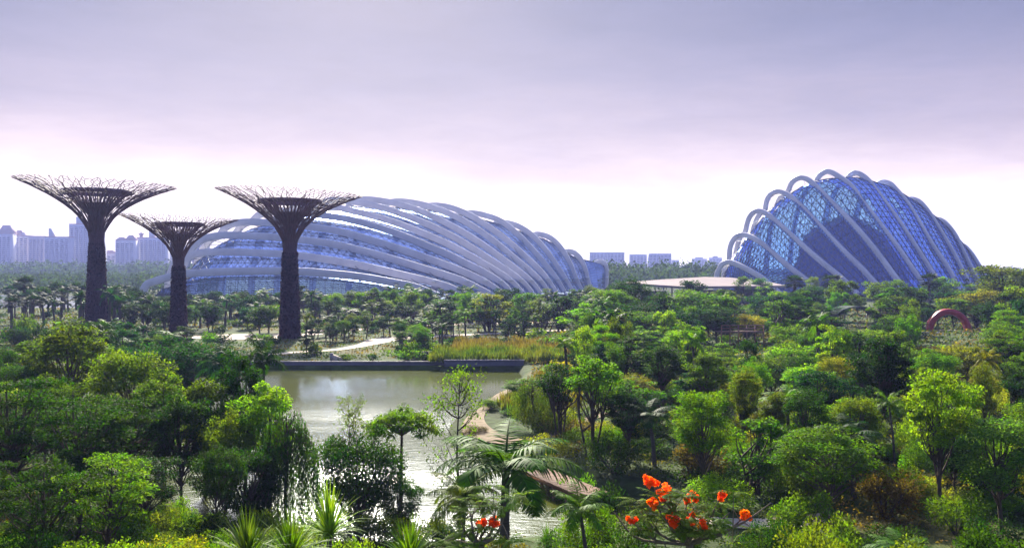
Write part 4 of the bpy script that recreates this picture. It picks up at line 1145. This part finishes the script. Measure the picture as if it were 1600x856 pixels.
# ------------------------------------------------------------------ the planted slopes and the park: filled by spacing
def clear_of(x, y, wd, f=.42):
    for a, b_, c in SPOTS:
        if (a - x) ** 2 + (b_ - y) ** 2 < (f * (wd + c)) ** 2: return False
    return True
PATHS = []
def near_path(x, y):
    for cx_, cy_, rad in KEEP:
        if (x - cx_) ** 2 + (y - cy_) ** 2 < rad * rad: return True
    return False
KEEP = [(0, 96, 2), (-1.5, 88, 1.8), (-3, 80, 1.8), (-3, 73, 2), (-1, 67, 3), (2, 67, 2.6), (5, 73, 1.6), (3.8, 53.4, 2.5), (1.6, 57, 2), (5.6, 50.5, 2), (11.5, 45.2, 2), (88, 181, 4.5), (76, 200, 4), (gx(1160, 148), 148, 5)]
for t in np.linspace(0, 1, 70): 
    c = park[int(t * 69)]; KEEP.append((c[0], c[1], 3.2))
rr = random.Random(77)
def weighted(tab):
    k = rr.uniform(0, sum(w_ for *_, w_ in tab))
    for *v, w_ in tab:
        k -= w_
        if k <= 0: return v
    return tab[-1][:-1]
PROTECT = [(515, 612, 529, 552, 150), (425, 520, 545, 558, 133), (1448, 1518, 481, 522, 181), (1125, 1196, 503, 524, 146), (1308, 1354, 474, 490, 196), (833, 856, 733, 762, 57), (838, 925, 745, 772, 52), (738, 812, 612, 702, 66), (690, 815, 524, 578, 120), (1003, 1036, 455, 480, 318), (1130, 1215, 434, 442, 305)]
def blocks(px, D, x, h, wd):
    y1 = HOR + (CAMZ - gz(x, D)) / D * F; y0 = HOR + (CAMZ - gz(x, D) - h) / D * F; hw = wd * F / D * .45
    return any(D < d and px + hw > a and px - hw < b_ and y1 > c and y0 < e for a, b_, c, e, d in PROTECT)
def fill(n, region, kinds, colours, hr, wr, f=.40, tries=4000, inside=None, cond=None):
    """plant n of the kinds at random free spots of a pixel/depth region"""
    k = 0
    for _ in range(tries):
        if k >= n: break
        pxa, pxb, da, db = region
        D = math.exp(rr.uniform(math.log(da), math.log(db))); px = rr.uniform(pxa, pxb); x = gx(px, D)
        if cond and not cond(px, D, x): continue
        wd = rr.uniform(*wr); h = rr.uniform(*hr)
        if float(lake_sd(np.array([x]), np.array([D]))[0]) < .8: continue
        if near_path(x, D) or not clear_of(x, D, wd, f): continue
        if blocks(px, D, x, h, wd): continue
        if D < 48 and CAMZ - h - gz(x, D) < 4.5: continue
        (kd,) = weighted(kinds); (co,) = weighted(colours)
        plant(kd, x, D, h, wd, co); k += 1
    return k
G1 = [('deep', 3), ('green', 4), ('lime', 2.4), ('olive', 3), ('blue', 1), ('yellow', .8), ('brown', .15)]
G2 = [('deep', 4), ('green', 4), ('lime', .8), ('olive', 2), ('blue', 3), ('dusk', 2)]
# right slope, near to far
fill(52, (960, 1640, 48, 84), [('round', 3), ('tall', 4), ('multi', 2), ('palm', 1.2), ('vase', 2), ('sparse', .6)], G1, (3.2, 6.4), (2.0, 4.6), .29)
fill(84, (880, 1640, 84, 135), [('mid', 5), ('slim', 4), ('vase', 2), ('layer', 1), ('palm_far', 1)], G1, (3.6, 8.4), (2.4, 6.2), .29, cond=lambda p, D, x: x > 6)
fill(84, (900, 1640, 135, 215), [('mid', 4), ('slim', 2), ('vase', 2), ('palm_far', .6), ('far', 2)], G2, (4.2, 9.5), (3.6, 8.5), .29, cond=lambda p, D, x: p > 940)
fill(52, (985, 1660, 215, 330), [('far', 6), ('fan', .8)], G2, (6, 11.5), (5, 11), .32)
# shrubs of the right slope
fill(120, (850, 1640, 46, 100), [('shrub', 1)], [('green', 3), ('lime', 3), ('olive', 2), ('yellow', 2.2), ('deep', 1), ('brown', 1)], (1.0, 3.0), (1.8, 3.6), .24, cond=lambda p, D, x: x > 2)
fill(60, (840, 1640, 100, 170), [('shrub_far', 1)], [('green', 3), ('lime', 2), ('olive', 2), ('yellow', 1.5), ('brown', 1)], (1.2, 2.6), (2.4, 4.2), .30, cond=lambda p, D, x: x > 4)
# left bank
fill(16, (-40, 250, 58, 110), [('round', 3), ('tall', 2), ('layer', 2), ('palm', 1)], [('deep', 4), ('green', 3), ('olive', 2), ('lime', 1), ('blue', 1)], (4.5, 7), (3.5, 5.2), .36, cond=lambda p, D, x: p > 90 or D < 80)
fill(10, (-40, 420, 42, 58), [('layer', 2), ('round', 2), ('tall', 1)], [('deep', 4), ('green', 2), ('olive', 1)], (3.5, 5.2), (2.6, 4.0), .34, cond=lambda p, D, x: p < 250 or p > 330)
fill(22, (120, 430, 96, 132), [('mid', 3), ('palm_far', 1.5), ('slim', 1)], [('blue', 5), ('deep', 3), ('green', 2)], (3.5, 6), (3.2, 5), .34, cond=lambda p, D, x: x < -47)
fill(26, (-30, 430, 30, 60), [('shrub', 1)], [('green', 3), ('lime', 2), ('olive', 2), ('yellow', 1), ('deep', 2)], (1.0, 2.2), (1.6, 2.8), .3)
fill(34, (240, 700, 41, 70), [('shrub', 1)], [('green', 2), ('deep', 3), ('olive', 2)], (.9, 1.8), (1.5, 2.6), .22, cond=lambda p, D, x: float(lake_sd(np.array([x]), np.array([D]))[0]) < 3.5)
# nearest bank, below the camera
fill(16, (-20, 900, 23, 42), [('shrub', 3), ('strap', 1.4)], [('green', 3), ('lime', 3), ('yellow', 2), ('olive', 2)], (1.0, 1.9), (1.6, 2.4), .30, cond=lambda p, D, x: not (470 < p < 850 and D > 36))
fill(22, (880, 1640, 26, 46), [('shrub', 3), ('palm', .7), ('strap', .6)], [('green', 3), ('deep', 3), ('olive', 1)], (1.2, 2.6), (1.8, 3.0), .30)
# the park between lake and long dome
fill(52, (-20, 250, 185, 300), [('palm_far', 2.5), ('fan', 3), ('far', 1.2)], [('dusk', 5), ('deep', 2), ('blue', 1)], (6, 9.5), (4, 6.5), .36)
fill(46, (150, 440, 176, 262), [('far', 3), ('palm_far', 2), ('mid', 1)], [('dusk', 2), ('deep', 2), ('blue', 2), ('green', 1)], (4.5, 7.5), (4.5, 7), .36)
fill(110, (470, 980, 184, 270), [('far', 2), ('slim', 3), ('palm_far', 1.6), ('mid', 2), ('vase', 1.5), ('fan', .5)], [('deep', 3), ('green', 3), ('dusk', 1), ('olive', 1.4)], (3.8, 9), (3.2, 8.4), .22)
fill(34, (470, 700, 132, 180), [('slim', 2), ('palm_far', 2), ('mid', 1)], [('deep', 3), ('green', 2), ('olive', 1)], (3.2, 5.5), (2.4, 3.8), .36)
fill(20, (690, 960, 158, 186), [('slim', 3), ('palm_far', 1)], [('deep', 3), ('green', 2), ('olive', 1)], (4.5, 6), (2.6, 3.6), .36)
fill(22, (430, 690, 124, 134), [('shrub_far', 1)], [('deep', 3), ('green', 2), ('olive', 1.5)], (1.0, 2.4), (1.6, 3.2), .28)
fill(80, (-20, 980, 134, 250), [('shrub_far', 1)], [('deep', 3), ('dusk', 2), ('green', 2), ('olive', 1)], (.8, 2.2), (1.8, 4.0), .2)
fill(10, (-20, 110, 135, 185), [('mid', 1), ('shrub_far', 2)], [('deep', 2), ('olive', 1), ('green', 1)], (2.0, 4.2), (2.6, 4.2), .4)

# ------------------------------------------------------------------ undergrowth, reeds, distant woods: nobody could count these
def stuff(name, mb, m, label, cat):
    o = mb.obj(name, m); o['kind'] = 'stuff'; o['label'] = label; o['category'] = cat
    return o
def under_mat(name, cols, sc):
    m = leaf_mat(name, trans=.3, fixed=cols[0], val=(.5, 1.5))
    t = m.node_tree
    rgb = [n for n in t.nodes if n.bl_idname == 'ShaderNodeRGB'][0]; hs = [n for n in t.nodes if n.bl_idname == 'ShaderNodeHueSaturation'][0]
    tcn = N(t, 'ShaderNodeTexCoord'); no = N(t, 'ShaderNodeTexNoise'); no.inputs['Scale'].default_value = sc; no.inputs['Detail'].default_value = 4
    r = N(t, 'ShaderNodeValToRGB'); ps = np.linspace(.32, .68, len(cols))
    r.color_ramp.elements[0].position = ps[0]; r.color_ramp.elements[0].color = (*cols[0], 1); r.color_ramp.elements[1].position = ps[-1]; r.color_ramp.elements[1].color = (*cols[-1], 1)
    for p_, c in zip(ps[1:-1], cols[1:-1]): e = r.color_ramp.elements.new(p_); e.color = (*c, 1)
    t.links.new(tcn.outputs['Object'], no.inputs[0]); t.links.new(no.outputs[0], r.inputs[0]); t.links.new(r.outputs[0], hs.inputs['Color'])
    return m
M['under'] = under_mat('undergrowth', [(.012, .034, .004), (.026, .06, .006), (.06, .095, .010), (.15, .10, .018), (.02, .04, .006)], .12)
def park_free(px, D, x):
    ok = (x > 8.5) | (x < -12.5) | (D > 156)
    ok &= ~((px > 290) & (px < 520) & (D > 157) & (D < 186))
    d = np.min(np.hypot(x[:, None] - park[None, :, 0], D[:, None] - park[None, :, 1]), axis=1)
    return ok & (d > 2.6) & (D > 124)
def scatter(n, region, hmax, ls, cond=None):
    r = np.random.default_rng(int(region[0] * 7 + n))
    D = np.exp(r.uniform(math.log(region[2]), math.log(region[3]), n * 3)); px = r.uniform(region[0], region[1], n * 3); x = gx(px, D)
    ok = lake_sd(x, D) > .5
    for cx_, cy_, rad in KEEP[:11]: ok &= (x - cx_) ** 2 + (D - cy_) ** 2 > (rad * .75) ** 2
    if cond is not None: ok &= cond(px, D, x)
    x = x[ok][:n]; D = D[ok][:n]; z = ground_z(x, D)
    k = len(x); lump = (.5 + .5 * np.sin(x * .9 + 1.7 * np.sin(D * .35))) * (.5 + .5 * np.sin(D * .8 + x * .4))
    h = r.uniform(0, 1, k) ** 1.2 * hmax * (.3 + lump)
    return np.c_[x, D, z + h], r.uniform(.5, 1.4, k) * ls * (D / 60) ** .6, r
m = MB()
for n, reg, hm, ls, cd in ((60000, (830, 1950, 44, 130), .9, .22, lambda p, D, x: x > 1.5), (28000, (880, 1950, 130, 300), 1.4, .30, lambda p, D, x: p > 960), (30000, (-80, 560, 30, 125), .8, .2, None), (16000, (-60, 1700, 24, 46), .6, .17, None), (26000, (-80, 1000, 128, 290), .5, .26, park_free)):
    C, sz, r = scatter(n, reg, hm, ls, cd)
    m.leaves(C, sz, r.normal(size=C.shape) + [0, 0, .5], r.normal(0, .7, C.shape) + [0, 0, .8], .5)
stuff('undergrowth', m, M['under'], 'mixed green and dry leafy ground cover between the trees', 'ground cover')
# reed bed behind the planter wall
r = np.random.default_rng(9)
for nm_, n, ya, yb, ha, hb, cols_, lb_ in (('reeds', 7000, 121.2, 133, 1.0, 1.8, [(.05, .095, .008), (.085, .12, .012), (.12, .125, .018)], 'bed of tall yellow-green reeds behind the planter wall'),
        ('dry_reeds', 9000, 132, 153, .9, 1.6, [(.11, .11, .02), (.13, .105, .028), (.08, .062, .022)], 'drier ochre and brownish reeds behind the green reed bed')):
    m = MB(); x = r.uniform(-11.5, 7.5, n) + (2 if ya > 130 else 0); y = r.uniform(ya, yb, n)
    h = r.uniform(ha, hb, n) * (1 + .30 * np.sin(x * 1.3 + 2 * np.sin(y * .5)) * np.sin(y * .8))
    m.leaves(np.c_[x, y, h * .5], h, np.c_[r.normal(0, .16, (n, 2)), np.ones(n)], np.c_[r.normal(size=(n, 2)), np.zeros(n)], .09, .02)
    stuff(nm_, m, under_mat(nm_, cols_, .14), lb_, 'reeds')
# sedges on the right lake bank
m = MB(); n = 3200; t = r.uniform(0, 1, n); x = np.interp(t, [0, .3, .6, 1], [3, .8, -1.4, 3]) + r.uniform(0, 3.4, n); y = np.interp(t, [0, .3, .6, 1], [104, 92, 82, 69]) + r.uniform(-1.5, 1.5, n); h = r.uniform(.7, 1.5, n)
ok = (lake_sd(x, y) > .3)
for cx_, cy_, rad in KEEP[:7]: ok &= (x - cx_) ** 2 + (y - cy_) ** 2 > 3.2
x, y, h = x[ok], y[ok], h[ok]; n = len(x)
m.leaves(np.c_[x, y, ground_z(x, y) + h * .5], h, np.c_[r.normal(0, .2, (n, 2)), np.ones(n)], np.c_[r.normal(size=(n, 2)), np.zeros(n)], .12, .03)
M['sedge'] = under_mat('sedges', [(.06, .12, .015), (.10, .12, .02), (.13, .07, .025)], .25)
stuff('sedges', m, M['sedge'], 'green and reddish sedges along the sandy lakeside path', 'sedges')
# far woods
def wood(name, pxa, pxb, da, db, n, hr, wr, label, per=46, ls=2.0):
    r = np.random.default_rng(n); m = MB(); tr = MB()
    D = np.sqrt(r.uniform(da ** 2, db ** 2, n)); px = r.uniform(pxa, pxb, n); x = gx(px, D); h = r.uniform(*hr, n); wv = r.uniform(*wr, n)
    idx = np.repeat(np.arange(n), per); u = unit(r.normal(size=(n * per, 3)))
    sc_ = np.c_[wv * .5, wv * .5, h * .42][idx] * (1 + .2 * np.sin(u[:, :1] * 5 + idx[:, None]))
    p = np.c_[x, D, h * .56][idx] + u * sc_ * r.uniform(.55, 1, (n * per, 1))
    m.leaves(p, ls * r.uniform(.6, 1.5, n * per), r.normal(size=p.shape), u + r.normal(0, .5, p.shape) + [0, 0, .5], .7, .1)
    m.segs(np.c_[x, D, np.zeros(n)], np.c_[x, D, h * .5], .3, .15, 4)
    return stuff(name, m, M['wood_leaf'], label, 'woods')
M['wood_leaf'] = leaf_mat('wood_leaf', trans=.25, rough=.9, spec=.03, fixed=(.035, .065, .022), hue_var=.03)
wood('far_woods', -60, 345, 430, 760, 520, (7, 12), (8, 13), 'hazy bluish belt of trees in front of the apartment blocks', ls=1.5)
wood('far_woods', -80, 345, 800, 1300, 520, (14, 24), (14, 24), 'bluish far woods at the foot of the apartment blocks', ls=2.6)
wood('far_woods', 925, 1175, 480, 900, 330, (12, 20), (11, 18), 'bluish wooded rise behind the pavilion', ls=2.0)
wood('far_woods', 1500, 1720, 330, 700, 200, (8, 14), (9, 14), 'dark woods behind the right end of the tall dome', ls=1.6)
wood('far_woods', -900, 2500, 1400, 2300, 700, (10, 18), (30, 60), 'faint continuous tree line on the horizon', per=40, ls=5)

# ------------------------------------------------------------------ the orange flowering tree at the bottom
def flame_tree(px, D, label, tips, seed):
    r = np.random.default_rng(seed); x0 = gx(px, D); z0 = gz(x0, D)
    t = thing('flowering_tree', label, 'tree', (x0, D, z0)); o = np.array(t.location)
    fork = P(px - 5, 850, D) - o; fork[2] = max(fork[2], .8)
    tr = MB(); tr.tube(catmull(np.array([[0, 0, -.3], fork * .5 + [.05, 0, 0], fork]), 8), np.linspace(.16, .10, 8), 8, False)
    lf = MB()
    clusters = []
    for (tx, ty, dd, fl) in tips:
        e = P(tx, ty, D + dd) - o
        mid = fork * .45 + e * .55 + r.normal(0, .10, 3) + [0, 0, -.18]
        pts = catmull(np.array([fork, mid, e]), 9); tr.tube(pts, np.linspace(.055, .014, 9), 5, False)
        for j in range(3):
            a = pts[r.integers(3, 8)]; b_ = a + r.normal(0, .35, 3) + [0, 0, .15]; tr.tube([a, (a + b_) / 2 + [0, 0, .03], b_], [.018, .012, .006], 4, False)
            # feathery leaf spray
            for q in range(6):
                az = r.uniform(0, 2 * PI); frond(lf, r, b_, az, r.uniform(.35, .75), r.uniform(.0, .5), .7, 14, .022, .11)
        if fl: clusters.append((e, fl))
    tr.obj('trunk', M['pale_bark'], t); c = lf.obj('foliage', M['leaf'], t); c.color = (.09, .15, .02, 1)
    for e, rad in clusters:
        n = int(80 + 900 * rad); u = unit(r.normal(size=(n, 3))); nb = 7
        bl = unit(r.normal(size=(nb, 3))) * rad * r.uniform(.35, 1.05, (nb, 1)); bs_ = rad * r.uniform(.26, .5, nb); ib = r.integers(nb, size=n)
        p = e + bl[ib] + u * (r.uniform(.2, 1, (n, 1)) ** .6) * bs_[ib][:, None]
        m = MB(); m.leaves(p, r.uniform(.07, .13, n), unit(u + r.normal(0, .5, (n, 3))), unit(u + r.normal(0, .5, (n, 3))), .75, .2)
        m.obj('blossoms', M['flower'], t)
    return t
flame_tree(1082, 23, 'flowering tree with clusters of orange-red blossom at the bottom right of centre',
           [(1015, 752, .3, .20), (1042, 768, 0, .26), (1022, 785, -.3, .14), (1085, 777, .2, .16), (1074, 784, -.1, .10), (1127, 774, .3, .12), (985, 813, 0, .12), (1052, 815, -.3, .17), (1078, 812, -.2, .20), (1098, 822, -.4, .16),
            (1166, 805, .2, .18), (1205, 785, .3, 0), (1000, 800, .4, 0), (1110, 800, .4, 0), (1140, 800, -.3, 0), (960, 800, 0, 0), (1060, 796, .5, 0)], 3)
flame_tree(755, 21, 'small flowering sprig with orange blossom under the drooping palm',
           [(752, 818, 0, .15), (772, 812, .2, .12), (735, 800, .1, 0), (790, 800, -.1, 0), (720, 815, 0, 0), (775, 790, .2, 0)], 8)

# ------------------------------------------------------------------ red ring, shelter, lookout railing, small white things
t_ = thing('ring_sculpture', 'big red painted half-ring arch among the trees on the right', 'sculpture', (gx(1482, 181), 181, gz(gx(1482, 181), 181)), -.25)
an = np.linspace(-.12, PI + .12, 40); zt = CAMZ - (483 - HOR) / F * 181 - gz(gx(1482, 181), 181); ro = 4.1
pts = np.c_[np.cos(an) * (ro - .55), np.zeros(40), np.sin(an) * (zt - .5)]
m = rect_sweep(pts, np.array([0, 1.0, 0]), 2.4, 1.15); m.obj('arch', M['red_paint'], t_)
m = MB(); m.box((0, 0, -.1), (9.4, 3.2, .5)); m.obj('plinth', M['concrete'], t_)
for px, py, D, w_, lb in ((1466, 519, 172, 1.7, 'small white bench in front of the red ring'), (1446, 518, 174, 1.2, 'small white block left of the red ring'), (1413, 513, 182, 1.0, 'smallest white block furthest left of the red ring')):
    x = gx(px, D); zz_ = CAMZ - (py - HOR) / F * D
    m = MB(); m.box((0, 0, zz_ - .1), (w_, .6, .16)); 
    t2 = thing('bench' if w_ > 1.5 else 'white_block', lb, 'bench' if w_ > 1.5 else 'block', (x, D, 0)); m.obj('top', M['white_paint'], t2)
    for s_ in (-.38, .38):
        m = MB(); m.box((s_ * w_, 0, (zz_ - .18) / 2), (.14, .5, max(zz_ - .18, .1))); m.obj('support', M['white_paint'], t2)
t_ = thing('shelter', 'low curved grey-green shelter roof among the trees below the tall dome', 'shelter', (gx(1332, 196), 196, gz(gx(1332, 196), 196)), .15)
an = np.linspace(.15, PI - .15, 24); zt = CAMZ - (478 - HOR) / F * 196 - gz(gx(1332, 196), 196)
arc = np.c_[np.cos(an) * 5.0, np.zeros(24), zt - 2.2 + np.sin(an) * 2.2]
m = MB(); m.grid(np.stack([arc + [0, -2.5, 0], arc + [0, 2.5, 0]], 0)); lo = arc - [0, 0, .25]; m.grid(np.stack([lo + [0, -2.5, 0], lo + [0, 2.5, 0]], 0), flip=True); m.grid(np.stack([lo + [0, -2.5, 0], arc + [0, -2.5, 0]], 0)); m.grid(np.stack([arc + [0, 2.5, 0], lo + [0, 2.5, 0]], 0)); m.obj('roof', M['grey_green'], t_)
for sx in (-4.6, 4.6):
    for sy in (-2, 2):
        m = MB(); m.tube([(sx, sy, -.2), (sx, sy, zt - 1.8)], .12, 6); m.obj('post', M['steel'], t_)
Dk = 146; xk = gx(1160, Dk); zk = gz(xk, Dk); zd = CAMZ - (518 - HOR) / F * Dk
t_ = thing('lookout_deck', 'raised wooden lookout deck with railing among the trees left of the tall dome', 'deck', (xk, Dk, 0), .12)
m = MB(); m.box((0, 1.4, zd - .1), (7.4, 3.0, .2)); m.obj('deck', M['wood'], t_)
for z in (zd + 1.05, zd + .55):
    m = MB(); m.box((0, -.1, z), (7.4, .12, .14)); m.obj('rail', M['rail_wood'], t_)
for i in range(6):
    m = MB(); m.box((-3.6 + i * 1.44, -.1, (zd + 1.0) / 2), (.14, .14, zd + 1.0)); m.obj('post', M['rail_wood'], t_)

# ------------------------------------------------------------------ hazy air
hz = bpy.data.materials.new('haze'); hz.use_nodes = True
t = hz.node_tree; t.nodes.remove(t.nodes['Principled BSDF'])
pv = N(t, 'ShaderNodeVolumePrincipled'); pv.inputs['Color'].default_value = (.40, .47, 1.0, 1); pv.inputs['Density'].default_value = .00019; pv.inputs['Anisotropy'].default_value = .2
t.links.new(pv.outputs[0], t.nodes['Material Output'].inputs['Volume'])
m = MB(); m.box((0, 2050, 58), (8900, 4600, 126)); o = m.obj('haze', hz); o['kind'] = 'stuff'; o['label'] = 'pale lilac haze over the far city and woods'; o['category'] = 'haze'

# ------------------------------------------------------------------ labels of the plants, worded from where they stand
MARKS = [(150, 400, 'the tallest trumpet tower'), (278, 420, 'the smallest trumpet tower'), (452, 420, 'the trumpet tower before the long dome'), (620, 430, 'the long ribbed dome'), (860, 430, 'the feet of the long dome'),
         (1350, 420, 'the tall blue dome'), (1110, 440, 'the pink pavilion roof'), (1482, 500, 'the red ring'), (1160, 512, 'the lookout railing'), (1332, 482, 'the grey-green shelter'), (1070, 780, 'the orange blossom'),
         (890, 758, 'the boardwalk'), (760, 680, 'the sandy path'), (560, 574, 'the lake wall'), (780, 550, 'the reed bed'), (628, 660, 'the umbrella-shaped tree'), (1470, 610, 'the tall lime tree'), (1290, 730, 'the round bushy tree'),
         (1372, 590, 'the dark upright tree'), (920, 620, 'the many-stemmed tree'), (60, 530, 'the left lawn'), (30, 465, 'the far canal'), (580, 538, 'the bend of the park path'), (380, 526, 'the pale plaza'), (445, 700, 'the dark weeping tree'),
         (318, 640, 'the thin-trunked olive tree'), (60, 640, 'the left picture edge'), (790, 760, 'the drooping palm'), (515, 780, 'the tallest spiky plant'), (1570, 440, 'the horizon tree at the right edge'), (1262, 610, 'the smaller lime tree'),
         (1590, 730, 'the lower right corner'), (20, 820, 'the lower left corner'), (1168, 490, 'the yellowish bush-like tree'), (280, 800, 'the lower left bank'), (1500, 800, 'the bottom of the right slope')]
ORD = ['nearest', 'second nearest', 'third nearest', 'fourth nearest', 'fifth nearest', 'sixth nearest', 'seventh nearest', 'eighth nearest', 'ninth nearest', 'tenth nearest']
GROUPS = {'tree': 'trees planted over the garden', 'palm': 'palms planted over the garden', 'shrub': 'shrubs between the trees', 'plant': 'spiky plants near the water'}
bk = {}
for p in PLANTS:
    if p['label'] is None or True:
        p['px'] = 800 + p['x'] / p['y'] * F; p['py'] = HOR + (CAMZ - p['z'] - p['h'] * .6) / p['y'] * F
    nm, cat, txt = NAME[p['kind']]
    p['o']['group'] = GROUPS[cat]
    if p['label']:
        p['o']['label'] = p['label']; continue
    best = min(MARKS, key=lambda q: math.hypot(q[0] - p['px'], (q[1] - p['py']) * 1.3))
    dx, dy = p['px'] - best[0], p['py'] - best[1]
    dist = math.hypot(dx, dy)
    rel = ('left of' if dx < 0 else 'right of') if abs(dx) > abs(dy) else ('above' if dy < 0 else 'below')
    size = ''
    if cat == 'tree': size = 'small ' if p['h'] < 5 else ('big ' if p['h'] > 7 else '')
    key = (size + COLS[p['col']][1] + ' ' + txt, rel, best[2])
    bk.setdefault(key, []).append((dist, p))
for (txt, rel, mark), lst in bk.items():
    lst.sort(key=lambda q: q[0])
    for i, (d, p) in enumerate(lst):
        if len(lst) == 1: s_ = '%s %s %s' % (txt, rel, mark)
        else: s_ = '%s %s %s, %s' % (txt, rel, mark, ORD[min(i, 9)])
        p['o']['label'] = s_
print('PLANTS', len(PLANTS), {c: sum(NAME[p['kind']][1] == c for p in PLANTS) for c in GROUPS}, 'max words', max(len(p['o']['label'].split()) for p in PLANTS))
